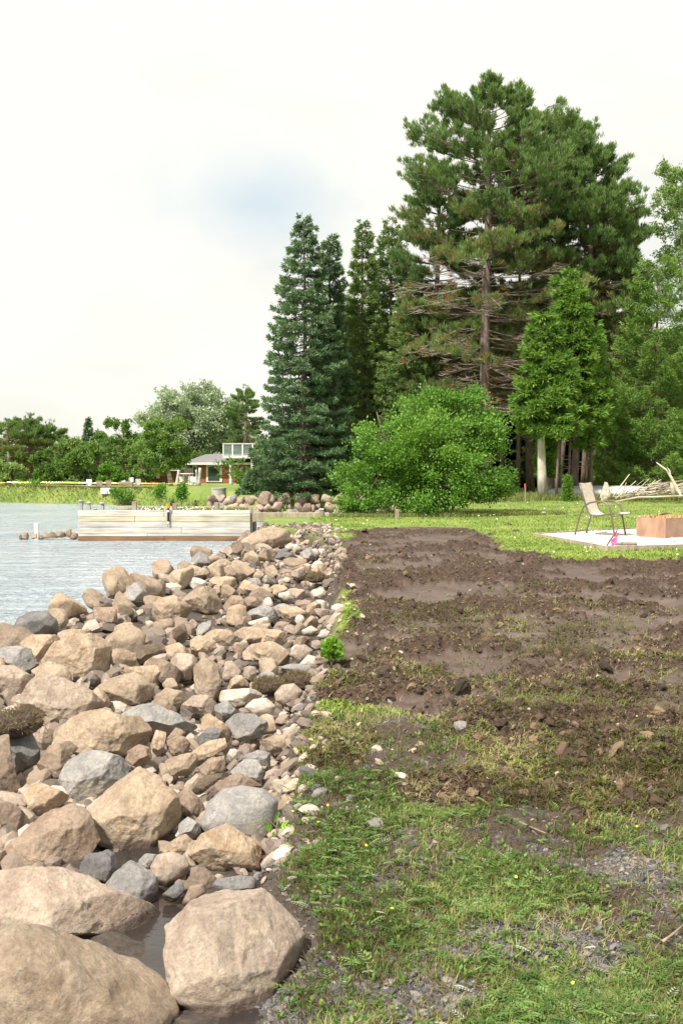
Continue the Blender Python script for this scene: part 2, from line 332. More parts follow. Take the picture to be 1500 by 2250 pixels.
class MB:
    def __init__(s): s.V = []; s.Q = []; s.T = []; s.n = 0
    def add(s, V, Q=(), T=()):
        V = np.asarray(V, float); s.V.append(V)
        if len(Q): s.Q.append(np.asarray(Q) + s.n)
        if len(T): s.T.append(np.asarray(T) + s.n)
        s.n += len(V)
    def box(s, c, size, rz=0, rx=0, bev=0.06):
        x, y, z = [v / 2 for v in size]; b = min(x, y, z) * bev * 2
        bm = bmesh.new(); bmesh.ops.create_cube(bm, size=1)
        for v in bm.verts: v.co = Vector((v.co.x * 2 * x, v.co.y * 2 * y, v.co.z * 2 * z))
        if b > 0: bmesh.ops.bevel(bm, geom=bm.edges[:], offset=b, segments=1, affect='EDGES')
        bm.verts.ensure_lookup_table()
        P = np.array([v.co[:] for v in bm.verts]); 
        for f in bm.faces: pass
        T = [[l.vert.index for l in f.loops] for f in bm.faces]; bm.free()
        cz, sz = math.cos(rz), math.sin(rz); cx, sx = math.cos(rx), math.sin(rx)
        P = P @ np.array([[1, 0, 0], [0, cx, -sx], [0, sx, cx]]).T; P = P @ np.array([[cz, -sz, 0], [sz, cz, 0], [0, 0, 1]]).T
        s.add(P + np.array(c), [q for q in T if len(q) == 4], [q for q in T if len(q) == 3])
    def tube(s, pts, rad, k=6, cap=True):
        pts = np.asarray(pts, float); n = len(pts); rad = np.broadcast_to(rad, n)
        d = np.gradient(pts, axis=0); d /= np.linalg.norm(d, axis=1)[:, None] + 1e-9
        ref = np.array([0, 0, 1.]) if abs(d[0][2]) < .9 else np.array([1., 0, 0])
        a = np.cross(d, ref); a /= np.linalg.norm(a, axis=1)[:, None] + 1e-9; b = np.cross(d, a)
        th = np.arange(k) * 2 * math.pi / k
        V = pts[:, None] + (a[:, None] * np.cos(th)[None, :, None] + b[:, None] * np.sin(th)[None, :, None]) * rad[:, None, None]
        V = V.reshape(-1, 3); i = np.arange(n - 1)[:, None] * k; j = np.arange(k)[None]; j2 = (j + 1) % k
        Q = np.stack([i + j, i + j2, i + k + j2, i + k + j], -1).reshape(-1, 4)
        T = []
        if cap:
            V = np.vstack([V, pts[0], pts[-1]]); m = n * k
            T = [[m, (q + 1) % k, q] for q in range(k)] + [[m + 1, (n - 1) * k + q, (n - 1) * k + (q + 1) % k] for q in range(k)]
        s.add(V, Q, T)
    def lathe(s, c, prof, k=20):
        V = []; 
        for r, z in prof:
            for q in range(k): V.append((c[0] + r * math.cos(q * 2 * math.pi / k), c[1] + r * math.sin(q * 2 * math.pi / k), c[2] + z))
        i = np.arange(len(prof) - 1)[:, None] * k; j = np.arange(k)[None]; j2 = (j + 1) % k
        s.add(V, np.stack([i + j, i + j2, i + k + j2, i + k + j], -1).reshape(-1, 4))
    def build(s, name, m, parent=None, smooth=False, origin=None):
        if not s.V: return None
        V = np.vstack(s.V); f = []
        if s.Q: f.append(np.vstack(s.Q))
        if s.T: f.append(np.vstack(s.T))
        if origin is None and parent is None: origin = (V[:, 0].mean(), V[:, 1].mean(), V[:, 2].min())
        return mk(name, V, f, m, parent, smooth, origin=origin)
def unit(n):
    v = rng.normal(size=(n, 3)); return v / np.linalg.norm(v, axis=1)[:, None]
def norm(v): return v / (np.linalg.norm(v, axis=-1, keepdims=True) + 1e-9)
def blades(P, D, n, L, W, spread, var=None, jit=0.0, gravity=0.0):
    """n tapering leaf blades from each point P along D; returns verts, quads (rhombus leaves), var"""
    P = np.repeat(np.asarray(P, float), n, 0); D = np.repeat(np.asarray(D, float), n, 0); N = len(P)
    v = rng.random(N // n) if var is None else np.asarray(var, float)
    v = np.clip(np.repeat(v, n) + rng.normal(0, .12, N), 0, 1)
    P = P + rng.normal(0, 1, (N, 3)) * jit
    d = norm(norm(D) + spread * unit(N) + np.array([0, 0, -gravity]))
    s = norm(np.cross(d, unit(N)))
    l = L * rng.uniform(.7, 1.25, N)[:, None]; w = W * rng.uniform(.7, 1.2, N)[:, None] / 2
    m = P + d * l * .45
    V = np.stack([P, m + s * w, P + d * l, m - s * w], 1).reshape(-1, 3)
    return V, np.arange(4 * N).reshape(-1, 4), np.repeat(v, 4)
def merge(parts):
    V, Q, A = [], [], []; n = 0
    for v, q, a in parts: V.append(v); Q.append(q + n); A.append(a); n += len(v)
    return np.vstack(V), np.vstack(Q), np.concatenate(A)

# ------------------------------------------------------------------ ground sheet
m = mat('ground_cover', (.1, .1, .1), .95); t = NT(m)
lawn_c = t.ramp(t.noise(.9, 8, .7), [(.3, (.11, .17, .03)), (.5, (.17, .24, .045)), (.7, (.26, .28, .08))])
lawn_c = t.mix(.5, lawn_c, t.ramp(t.noise(30, 4, .7, stretch=(1, .5, 1)), [(.3, .5), (.7, 1.5)]), 'MULTIPLY')
slab = t.ramp(t.noise(2.2, 5, .6, stretch=(.5, 1.6, 1)), [(.3, (.074, .049, .038)), (.7, (.142, .102, .082))])
crumbc = t.ramp(t.noise(28, 7, .75), [(.3, (.020, .011, .007)), (.52, (.058, .034, .022)), (.75, (.17, .115, .07))])
mudc = t.mix(t.attr('crumb'), slab, crumbc)
grv = t.n('TexVoronoi'); grv.inputs['Scale'].default_value = 55; t.link(t.tc.outputs['Object'], grv.inputs['Vector'])
gravc = t.mix(.6, t.ramp(grv.outputs['Color'], [(0.1, (.06, .055, .06)), (.5, (.15, .14, .145)), (.9, (.30, .27, .26))]), t.ramp(grv.outputs['Distance'], [(0, 1.25), (.75, .25)]), 'MULTIPLY')
nearc = t.mix(t.ramp(t.noise(3, 5, .7), [(.52, 0.0), (.66, 1.0)]), t.ramp(t.noise(35, 6, .75), [(.3, (.025, .015, .010)), (.7, (.11, .075, .05))]), gravc)
c = t.mix(t.attr('near'), lawn_c, nearc); c = t.mix(t.attr('gravel'), c, gravc); c = t.mix(t.attr('mud'), c, mudc)
c = t.mix(t.attr('bank'), c, t.ramp(t.noise(20, 6, .7), [(.3, (.03, .022, .017)), (.7, (.12, .09, .07))]))
t.color(c)
t.link(t.mix(t.attr('mud'), .95, t.mix(t.attr('crumb'), .5, .95)), t.p.inputs['Roughness'])
b = t.bump(t.noise(60, 6, .75), .7, .014); b = t.bump(t.noise(12, 7, .75, stretch=(.4, 1.6, 1)), .35, .015, b)
def sheet():
    ys = np.concatenate([[-60, -30, -12, -4, 0, 2], np.exp(np.linspace(math.log(2.9), math.log(27), 760)), np.exp(np.linspace(math.log(27.3), math.log(70), 150)), [75, 82, 95, 120, 170, 260, 400, 800]])
    us = np.concatenate([[-40, -15, -6, -3, -1.6, -1, -.7, -.5], np.linspace(-.36, .36, 560), [.5, .7, 1, 1.6, 3, 6, 15, 40]])
    w = np.maximum(ys, 3.2)
    Y, U = np.meshgrid(ys, us, indexing='ij'); X = np.clip(U * w[:, None], -900, 900)
    mm = masks(X, Y); Z = zfine(X, Y, mm)
    n, k = X.shape; i = np.arange(n - 1)[:, None] * k; j = np.arange(k - 1)[None]
    Q = np.stack([i + j, i + j + 1, i + k + j + 1, i + k + j], -1).reshape(-1, 4)
    V = np.stack([X, Y, Z], -1).reshape(-1, 3)
    o = mk('ground', V, [Q], m, smooth=True, origin=(0, 0, 0), mask=dict(mud=mm[0], near=mm[1], gravel=mm[2], bank=mm[4], crumb=mm[5]))
    tag(o, kind='structure')
sheet()
# water
m = mat('lake_water', (.10, .135, .15), .14, **{'IOR': 1.33, 'Specular IOR Level': .9}); t = NT(m)
n1 = t.noise(1.8, 5, .65, stretch=(.45, 1.2, 1), dist=1.0); n2 = t.noise(8, 4, .65, stretch=(.5, 1.3, 1), dist=.5)
b = t.bump(n1, 1, .9); t.bump(n2, 1, .2, b)
lake = t.ramp(t.noise(.25, 2, .5), [(.3, (.60, .70, .80)), (.7, (.74, .82, .89))])  # brightness of the reflected sky is put into this pale body colour
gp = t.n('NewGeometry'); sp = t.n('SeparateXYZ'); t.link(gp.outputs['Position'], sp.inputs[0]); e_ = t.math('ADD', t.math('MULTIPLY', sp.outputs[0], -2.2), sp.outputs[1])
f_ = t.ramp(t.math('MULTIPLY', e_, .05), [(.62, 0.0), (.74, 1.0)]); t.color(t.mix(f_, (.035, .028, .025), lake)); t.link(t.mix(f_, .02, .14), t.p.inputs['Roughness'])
for q_ in [q for q in t.t.nodes if q.type == 'BUMP']: t.link(t.math('ADD', t.math('MULTIPLY', f_, .97), .03), q_.inputs['Strength'])
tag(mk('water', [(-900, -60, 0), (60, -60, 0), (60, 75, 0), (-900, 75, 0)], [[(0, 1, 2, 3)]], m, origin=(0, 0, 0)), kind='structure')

# ------------------------------------------------------------------ rocks
ICO = {}
def ico(s):
    if s not in ICO:
        bm = bmesh.new(); bmesh.ops.create_icosphere(bm, subdivisions=s, radius=1)
        ICO[s] = (np.array([v.co[:] for v in bm.verts]), np.array([[v.index for v in f.verts] for f in bm.faces])); bm.free()
    return ICO[s]
def poly_radius(P, th):
    P = np.asarray(P, float); n = len(P); r = np.zeros_like(th)
    c, s = np.cos(th), np.sin(th)
    for q in range(n):
        a, b = P[q], P[(q + 1) % n]; e = b - a
        den = c * e[1] - s * e[0]
        with np.errstate(divide='ignore', invalid='ignore'):
            tt = (a[0] * e[1] - a[1] * e[0]) / den; uu = (a[0] * s - a[1] * c) / den
        ok = (tt > 0) & (uu >= -1e-6) & (uu <= 1 + 1e-6); r = np.where(ok, np.maximum(r, tt), r)
    bad = r <= 0; r[bad] = np.hypot(P[:, 0], P[:, 1]).mean(); return r
def rock_shape(poly, sub, smooth=False, depth=.85, seed=0, front=False):
    """poly: outline (a right, b up) in metres around its centre -> verts (a,b,c) with c the depth axis"""
    g = np.random.default_rng(seed); D, Fc = ico(sub)
    th = np.arctan2(D[:, 1], D[:, 0]); 
    T = np.linspace(-math.pi, math.pi, 721); rr = poly_radius(poly, T[:-1]); k = 25 if smooth else 9
    ker = np.hanning(k + 2)[1:-1]; ker /= ker.sum()
    rr = np.convolve(np.concatenate([rr[-k:], rr, rr[:k]]), ker, 'same')[k:-k]
    Rr = np.interp(th, T, np.concatenate([rr, rr[:1]]))
    rm = rr.mean(); C = depth * rm; p = 2.1 if smooth else 3.2
    rho = np.hypot(D[:, 0], D[:, 1])
    r = ((rho / Rr) ** p + (np.abs(D[:, 2]) / C) ** p) ** (-1 / p)
    V = D * r[:, None]
    if not smooth:
        V = V * [1.05, 1.05, 1.15]
        if front:
            nn = np.array([g.uniform(-.35, .35), g.uniform(.1, .7), -1.0]); nn /= np.linalg.norm(nn); h = V @ nn; V = V - nn * np.maximum(h - h.max() * g.uniform(.5, .62), 0)[:, None]
            nn = np.array([g.uniform(.5, 1), g.uniform(-.7, -.2), -.7]); nn /= np.linalg.norm(nn); h = V @ nn; V = V - nn * np.maximum(h - h.max() * g.uniform(.8, .9), 0)[:, None]
        for q in range(18):
            nn = g.normal(size=3) * [1, 1, 1]; nn[2] = -abs(nn[2]) - .55 if front else nn[2]; nn /= np.linalg.norm(nn)
            h = V @ nn; lim = h.max() * (g.uniform(.64, .92) if front else g.uniform(.6, .88))
            ex = np.maximum(h - lim, 0); V = V - nn * (ex * .98)[:, None]
    o = g.uniform(0, 50, 3); s = 1 / rm
    a = .02 if smooth else .045
    N = norm(V)
    dn = a * fbm(V[:, 0] * s * 1.3 + o[0], V[:, 1] * s * 1.3 + o[1], V[:, 2] * s * 1.3 + o[2], 3, seed % 91)
    if not smooth:
        rg = 1 - np.abs(fbm(V[:, 0] * s * 2.2 + o[1], V[:, 1] * s * 2.2 + o[2], V[:, 2] * s * 2.2 + o[0], 4, seed % 57)) * 2
        dn = dn + .065 * (rg - .7)
        dn = dn + .03 * fbm(V[:, 0] * s * 7 + o[0], V[:, 1] * s * 7, V[:, 2] * s * 7, 3, 5)
    return V + N * (dn * rm)[:, None], Fc, C
FOOT = []; HL = []; USED = set()
def near_label(x, y, r, kind):
    d = sorted((math.hypot(x - a, (y - b) * .8), a, b, l) for a, b, l in HL)
    for _, a, b, l in d[:3]:
        for cut in (',', ' with ', ' beside ', ' among ', ' behind ', ' in the ', ' at the ', ' lying ', ' on its ', ' cut by ', ' near ', ' over ', ' under ', ' tucked ', ' between ', ' wedged ', ' standing '):
            k = l.find(cut)
            if k > 0 and len(l[:k].split()) >= 3: l = l[:k]
        l = ' '.join(l.split()[:9]); dx, dy = x - a, (y - b) * .8
        rel = ('right of' if dx > 0 else 'left of') if abs(dx) > abs(dy) else ('behind' if dy > 0 else 'in front of')
        for sz in ('', 'small ' if r < .16 else 'large '):
            t_ = f'{sz}{kind} {rel} the {l}'
            if t_ not in USED: USED.add(t_); return t_
    return None
def outline_rock(px, colour, label, sub=5, smooth=False, depth=.85, group='rocks of the shore bank', seed=0, name='boulder', lift=.35):
    P = np.array(px, float); w = np.roll(P, -1, 0)
    cr_ = P[:, 0] * w[:, 1] - w[:, 0] * P[:, 1]; A = cr_.sum() / 2
    c = ((P + w) * cr_[:, None]).sum(0) / (6 * A)
    hp = (P[:, 1].max() - P[:, 1].min()) / 2; wp = (P[:, 0].max() - P[:, 0].min()) / 2
    r = ray(*c); t_ = np.linspace(3, 40, 2600); X, Y, Z = t_ * r[0], t_ * r[1], H + t_ * r[2]
    k = np.argmax(Z <= zrest(X, Y) + lift * hp * t_ / F); D = t_[k]; C0 = np.array([X[k], Y[k], Z[k]])
    loc = np.stack([(P[:, 0] - c[0]) * D / F, -(P[:, 1] - c[1]) * D / F], 1)
    V, Fc, Cd = rock_shape(loc, sub, smooth, depth, seed, True)
    rd = r / np.linalg.norm(r); rt = norm(np.cross(rd, [0, 0, 1])); up = np.cross(rt, rd)
    W = C0 + V[:, :1] * rt + V[:, 1:2] * up + V[:, 2:3] * rd
    o = mk(name, W, [Fc], RM[colour], smooth=True, origin=C0)
    tag(o, label, 'rock' if name != 'cobble' else 'cobble', group)
    FOOT.append((C0[0], C0[1], min(wp * D / F, .5 * (wp + hp) * D / F), C0[2])); HL.append((C0[0], C0[1], label)); return o
def Z1(l): return [(x / 2.083, 1700 + y / 2.083) for x, y in l]
def Z2(l): return [(x / 2.083, 1380 + y / 2.083) for x, y in l]
def Z3(l): return [(350 + x / 3, 1130 + y / 3) for x, y in l]
#ROCKS
HERO = [
 (Z1, 'p', 6, 'big flat faced boulder at the bottom beside the gravel, its foot dark with water', [(775,700),(870,585),(1000,540),(1200,537),(1330,600),(1410,660),(1478,735),(1450,800),(1330,920),(1220,1040),(1100,1130),(1050,1220),(900,1230),(815,1120),(795,950),(770,780)], .75),
 (Z1, 't', 6, 'huge pale slab boulder filling the bottom left corner', [(-150,830),(40,715),(200,735),(420,805),(640,875),(720,915),(790,1015),(805,1146),(760,1300),(400,1450),(-150,1400)], .8),
 (Z1, 'p', 6, 'long pinkish tan boulder with dark earth on its lower edge, behind the corner slab', [(-120,430),(150,425),(270,440),(400,490),(520,560),(700,640),(780,700),(770,790),(710,875),(620,840),(480,780),(300,740),(100,700),(-120,710)], .9),
 (Z1, 'b', 6, 'leaning wedge shaped boulder with a grey broken right face near the left edge', [(-60,390),(110,270),(240,160),(345,108),(385,150),(410,220),(450,320),(400,380),(355,455),(270,440),(100,415),(-60,425)], .8),
 (Z1, 't', 6, 'large tan pyramid shaped boulder over a dark pool of water', [(395,145),(480,80),(600,0),(640,-40),(720,20),(800,110),(835,210),(800,290),(740,350),(560,345),(460,300),(410,220)], .85),
 (Z1, 'd', 5, 'jagged charcoal grey rock between the wedge boulder and the greenish rock', [(360,440),(400,365),(470,365),(500,345),(540,390),(565,410),(530,470),(470,535),(400,490)], .8),
 (Z1, 'g', 5, 'grey rock with a green algae stain, in front of the charcoal rock', [(470,520),(530,450),(600,403),(660,430),(720,490),(745,560),(710,610),(650,630),(560,590)], .85),
 (Z1, 'p', 5, 'round pink tan rock sitting above the small purple grey rock', [(690,420),(720,370),(790,358),(850,385),(872,430),(830,480),(760,520),(700,480)], .85, 1),
 (Z1, 'g', 5, 'small half grey rock wedged left of the round pink tan rock', [(630,400),(670,365),(720,375),(720,400),(690,450),(650,430)], .85),
 (Z1, 'g', 6, 'large smooth grey oval boulder beside the green seedling', [(915,230),(950,130),(1020,70),(1110,57),(1210,75),(1275,130),(1265,230),(1240,310),(1190,345),(1080,310),(950,275)], .85, 1),
 (Z1, 'o', 6, 'cracked ochre and cream boulder below the smooth grey oval one', [(868,360),(930,280),(1040,238),(1130,290),(1195,340),(1180,430),(1150,470),(1040,480),(950,430)], .85),
 (Z1, 't', 5, 'low tan rock tucked below the right corner of the pyramid boulder', [(730,350),(800,300),(850,280),(892,320),(860,385),(800,370)], .85),
 (Z1, 'g', 5, 'small grey rock left of the smooth grey oval boulder', [(820,230),(860,198),(910,230),(925,290),(870,305),(820,265)], .85),
 (Z1, 'b', 5, 'rounded rusty brown rock up against the smooth grey oval boulder', [(785,110),(840,80),(900,100),(935,150),(920,210),(860,200),(810,160)], .9),
 (Z1, 't', 5, 'pointed tan rock at the grass edge right of the smooth grey oval boulder', [(1268,160),(1300,95),(1390,120),(1400,160),(1330,210),(1280,240)], .9),
 (Z1, 'b', 5, 'dull brown rock under the cracked ochre boulder', [(845,500),(900,430),(950,440),(995,490),(960,530),(900,545),(850,545)], .85),
 (Z1, 'd', 4, 'small purple grey rock under the round pink tan rock', [(745,550),(830,485),(845,540),(800,585),(750,580)], .8),
 (Z1, 'b', 4, 'small smooth brown stone behind the big flat faced boulder', [(830,590),(870,515),(930,505),(945,545),(900,585),(850,605)], .8, 1),
 (Z1, 'g', 5, 'flat grey rock at the back edge of the big flat faced boulder', [(960,525),(1000,480),(1100,470),(1185,480),(1182,530),(1100,550),(980,550)], .8),
 (Z1, 'b', 5, 'brown rock cut by the left edge, above the wedge boulder', [(-90,120),(0,118),(80,160),(132,210),(110,262),(40,274),(-90,275)], .9),
 (Z1, 'o', 5, 'long broken ochre rock between the grey veined boulder and the wedge boulder', [(110,110),(140,30),(210,50),(320,110),(290,145),(220,185),(170,185)], .8),
 (Z2, 'g', 6, 'blue grey boulder with pale veins left of the pyramid boulder', [(275,700),(310,590),(370,560),(450,565),(540,600),(590,650),(570,700),(480,760),(390,815),(320,770)], .85),
 (Z2, 'p', 6, 'broad pinkish brown boulder right of the clump of sod', [(100,320),(150,240),(200,200),(300,240),(400,290),(480,360),(430,380),(330,440),(250,475),(170,410),(110,370)], .85),
 (Z2, 't', 6, 'large squarish tan boulder standing near the water line on the left', [(212,130),(260,60),(350,30),(450,30),(520,80),(528,160),(500,220),(400,255),(330,225),(290,210),(230,180)], .85),
 (Z2, 'g', 5, 'grey rock at the left edge beside the water', [(-60,95),(80,85),(140,100),(165,215),(120,225),(0,175),(-60,170)], .8),
 (Z2, 'p', 5, 'pale pink tan rock at the left edge above the sod clump', [(-70,175),(60,175),(145,230),(120,300),(60,335),(-70,330)], .9),
 (Z2, 't', 5, 'tan rock behind the squarish boulder, next to the lake', [(75,80),(150,32),(280,35),(290,60),(215,145),(160,175),(140,110)], .8),
 (Z2, 't', 6, 'long humped tan boulder with a hollow in its lower face', [(228,540),(290,450),(370,385),(460,370),(560,410),(640,410),(692,470),(690,560),(620,590),(520,600),(430,575),(330,560)], .75),
 (Z2, 'g', 6, 'low slate grey slab with cream scratches behind the humped boulder', [(540,390),(600,350),(700,345),(800,390),(870,430),(915,470),(830,500),(700,490),(640,430)], .75),
 (Z2, 't', 5, 'peaked tan boulder in the middle of the bank above the slate slab', [(415,290),(520,220),(620,195),(680,260),(710,310),(640,350),(480,365)], .85),
 (Z2, 't', 5, 'rounded tan rock lying behind the peaked tan boulder', [(525,205),(600,178),(740,172),(765,220),(720,285),(680,270),(600,215)], .85),
 (Z2, 'b', 5, 'brown rock with a dark reddish end, right of the rounded tan rock', [(635,170),(690,128),(760,150),(830,195),(850,235),(800,275),(760,265)], .85),
 (Z2, 'e', 5, 'dark soil stained rock among tan ones', [(575,135),(640,80),(740,75),(790,110),(785,155),(690,140),(640,170)], .8),
 (Z2, 't', 5, 'tan rock right of the dark soil stained rock', [(755,85),(820,68),(870,110),(887,175),(850,215),(790,165)], .85),
 (Z2, 't', 5, 'blunt tan rock in front of a wide rounded one, mid bank', [(873,70),(940,33),(985,60),(985,105),(920,125),(880,130)], .85),
 (Z2, 't', 5, 'tall upright tan rock with a narrow shoulder', [(888,180),(930,138),(1000,165),(1005,300),(990,350),(930,330),(895,290)], .8),
 (Z2, 'w', 5, 'flat topped pale slab lying above the white cobble', [(1000,283),(1140,278),(1225,300),(1190,325),(1100,370),(1005,330)], .8),
 (Z2, 'w', 5, 'smooth white oval cobble', [(1118,360),(1160,325),(1220,320),(1265,360),(1245,405),(1160,400)], .95, 1),
 (Z2, 'p', 5, 'smooth round pink cobble at the edge of the mud', [(1255,300),(1290,260),(1345,253),(1387,290),(1372,345),(1300,358),(1262,335)], .95, 1),
 (Z2, 'g', 5, 'greyish pink rock with a grass tuft on its right end', [(1035,430),(1080,395),(1160,397),(1220,430),(1190,505),(1100,515),(1055,480)], .85),
 (Z2, 'o', 5, 'leaning orange tan rock with a smooth edge', [(925,400),(960,392),(1040,450),(1072,500),(1040,535),(980,500),(925,460)], .8),
 (Z2, 'd', 5, 'dark grey squared block in front of the leaning orange rock', [(905,500),(950,455),(1015,465),(1005,515),(920,550)], .85),
 (Z2, 't', 5, 'long narrow tan slab lying across smaller stones', [(850,580),(950,520),(1030,506),(1037,550),(960,592),(900,605)], .8),
 (Z2, 't', 5, 'smooth bone shaped tan rock below the long narrow slab', [(753,605),(830,575),(900,575),(910,625),(860,675),(785,672)], .85),
 (Z2, 'b', 5, 'brown faceted rock below the long narrow slab, right of the bone shaped one', [(895,645),(960,600),(1025,588),(1035,655),(960,680),(895,675)], .85),
 (Z2, 't', 5, 'narrow upright tan stone standing beside the humped boulder', [(690,540),(715,468),(762,480),(748,560),(720,605)], .8),
 (Z2, 'b', 5, 'square brown stone at the foot of the humped boulder', [(585,565),(640,528),(692,550),(692,600),(640,640),(588,615)], .85),
 (Z2, 'b', 5, 'brown grey stone right of the narrow upright stone', [(765,515),(830,483),(872,530),(862,575),(785,570)], .85),
 (Z2, 't', 5, 'rusty tan rock above the right end of the slate slab', [(707,315),(760,272),(830,290),(865,330),(810,380),(720,360)], .85),
 (Z2, 'p', 5, 'pale faceted rock left of the tall upright rock', [(833,345),(890,308),(950,308),(978,370),(960,405),(880,385)], .85),
 (Z2, 'g', 5, 'small speckled grey rock below the flat topped pale slab', [(983,355),(1040,333),(1082,380),(1050,425),(990,415)], .85),
 (Z2, 't', 5, 'wide rounded tan rock with a brown pitted face, right side of the bank', [(1105,105),(1190,73),(1270,73),(1322,110),(1312,165),(1230,172),(1170,152)], .9),
 (Z2, 'b', 5, 'brown rock under the left end of the humped boulder', [(178,620),(230,540),(330,517),(373,550),(300,610),(275,735),(178,705)], .85),
 (Z2, 'd', 5, 'dark grey angular block below the clump of sod at the left edge', [(40,480),(80,460),(130,440),(178,560),(182,690),(110,720),(50,640)], .8),
 (Z2, 'b', 5, 'brown boulder cut by the left edge, under the dark angular block', [(-80,500),(40,490),(50,620),(90,740),(60,790),(-80,790)], .8),
 (Z2, 'e', 5, 'small curved dark plate of rock leaning over the grey oval boulder', [(868,745),(920,690),(1000,668),(1022,680),(950,735),(900,775)], .5),
 (Z2, 'b', 5, 'long curved brown plate of rock behind the grey oval boulder', [(908,785),(1000,705),(1080,662),(1180,685),(1213,730),(1120,728),(1000,755),(945,795)], .5),
 (Z2, 't', 5, 'flat cream rock at the mud edge, upper of two near the grass', [(1175,525),(1260,488),(1362,497),(1345,540),(1260,580)], .8),
 (Z2, 'g', 5, 'flat grey rock half sunk at the grass edge', [(1215,695),(1330,622),(1412,600),(1390,650),(1290,708)], .8),
 (Z2, 'g', 5, 'speckled grey rock behind the long curved plate', [(1055,655),(1120,600),(1180,608),(1208,660),(1195,705),(1100,700)], .85),
 (Z2, 'g', 5, 'low grey tan rock behind the speckled grey one', [(1095,590),(1180,560),(1248,575),(1245,635),(1160,620)], .8),
 (Z2, 'p', 5, 'pink brown rock poking from the grass edge', [(1392,665),(1420,620),(1492,623),(1485,665),(1430,685)], .8),
 (Z2, 'p', 5, 'thin pinkish rock standing right of the sod clump', [(150,400),(175,388),(232,500),(222,600),(180,565)], .8),
 (Z2, 't', 5, 'small tan rock left of the squarish boulder foot', [(148,190),(220,153),(292,170),(285,225),(170,220)], .85),
 (Z3, 't', 5, 'largest far boulder of the bank, tan, near the timber wall', [(510,205),(560,160),(640,110),(740,85),(840,105),(865,185),(760,215),(640,238),(530,238)], .8),
 (Z3, 't', 5, 'tan boulder at the water line with a square left end', [(158,410),(180,350),(220,333),(330,370),(300,410),(190,455)], .85),
 (Z3, 't', 5, 'big tan block with a steep grey right side beside the lake', [(122,545),(200,500),(340,472),(380,500),(412,600),(400,662),(300,650),(160,580)], .85),
 (Z3, 't', 5, 'broad tan boulder on the water side left of the big block', [(-70,650),(0,550),(100,538),(222,620),(205,685),(0,710)], .85),
 (Z3, 'b', 5, 'dome shaped brown rock right of the big block', [(423,605),(470,533),(540,540),(577,620),(560,648),(440,648)], .85),
 (Z3, 't', 5, 'blunt tan block in the middle of the bank with a shaded front', [(203,830),(260,798),(330,810),(378,880),(300,925),(225,950)], .85),
 (Z3, 't', 5, 'long rounded tan rock behind the blunt tan block', [(305,790),(370,753),(470,768),(507,830),(440,865),(370,875)], .85),
 (Z3, 't', 5, 'wide tan boulder with a rounded right end near the green weed', [(535,905),(610,853),(740,843),(840,885),(857,970),(740,995),(640,955),(560,955)], .85),
 (Z3, 'p', 5, 'round pink boulder left of the green weed', [(852,925),(900,868),(960,858),(1015,895),(1005,960),(920,990)], .9, 1),
 (Z3, 'w', 5, 'white speckled round rock below the round pink boulder', [(923,985),(980,923),(1050,945),(1060,1010),(990,1020)], .9, 1),
 (Z3, 'g', 5, 'banded grey cobble at the edge of the dark soil', [(780,1010),(860,985),(930,985),(1000,1000),(1045,1060),(930,1055)], .7, 1),
 (Z3, 't', 5, 'flat leaf shaped tan rock above a dark hollow', [(473,785),(560,743),(685,742),(645,800),(560,825)], .8),
 (Z3, 't', 5, 'tan rock with a dark stained right end beside the hollow', [(653,800),(690,752),(800,765),(855,800),(810,865),(670,850)], .85),
 (Z3, 'g', 5, 'broad low mottled rock in the middle of the far bank', [(577,645),(680,598),(780,628),(835,690),(760,715),(620,695)], .8),
 (Z3, 't', 5, 'tan rock overhanging a black gap', [(768,620),(900,608),(990,655),(925,722),(830,710)], .85),
 (Z3, 't', 4, 'tan rock with a rounded top and dark base, upper bank', [(512,505),(560,428),(640,468),(625,522),(560,535)], .85),
 (Z3, 't', 4, 'tan rock with a shaded right side, upper bank', [(598,522),(680,468),(752,498),(755,562),(680,555)], .85),
 (Z3, 'p', 4, 'buff rock with a brown end, upper bank', [(817,515),(870,488),(962,498),(958,565),(850,550)], .85),
 (Z3, 'w', 4, 'pale grey block at the mud edge of the upper bank', [(978,525),(1060,488),(1118,520),(1085,555),(1000,560)], .85),
 (Z3, 'b', 4, 'brown slab with a dark underside tilted over a gap', [(793,300),(860,285),(980,298),(995,375),(920,370),(840,335)], .7),
 (Z3, 'd', 4, 'slate grey slab leaning behind the brown slab', [(748,295),(785,243),(860,256),(945,300),(860,310)], .7),
 (Z3, 'w', 4, 'small white cobble below the largest far boulder', [(825,215),(860,188),(903,208),(885,243),(840,240)], .9, 1),
 (Z3, 'b', 4, 'wedge of brown rock with a flat top, upper bank', [(427,365),(470,338),(560,388),(595,430),(520,458),(440,410)], .85),
 (Z3, 't', 4, 'wide pale tan rock beside the brown wedge', [(297,465),(360,408),(500,412),(515,472),(400,500)], .85),
 (Z3, 'w', 4, 'white rock near the grass at the far end of the bank', [(935,140),(980,122),(1035,160),(1015,198),(960,188)], .9, 1),
 (Z3, 'w', 4, 'round whitish cobble on the mud side, right of two', [(1035,805),(1090,758),(1148,780),(1133,825),(1060,822)], .9, 1),
 (Z3, 'w', 4, 'round whitish cobble on the mud side, left of two', [(935,765),(1000,733),(1055,765),(1005,800),(950,795)], .9, 1),
 (Z3, 'g', 4, 'grey cobble lying alone on the dark soil by the bank', [(1148,745),(1190,720),(1238,745),(1200,775)], .9, 1),
 (Z3, 'w', 4, 'flat white stone lying on the mud below the green weed', [(1088,1045),(1140,1015),(1203,1023),(1165,1055)], .7, 1),
 (Z3, 'b', 4, 'brown rock at the foot of the timber wall', [(490,155),(550,76),(590,105),(602,155),(520,178)], .85),
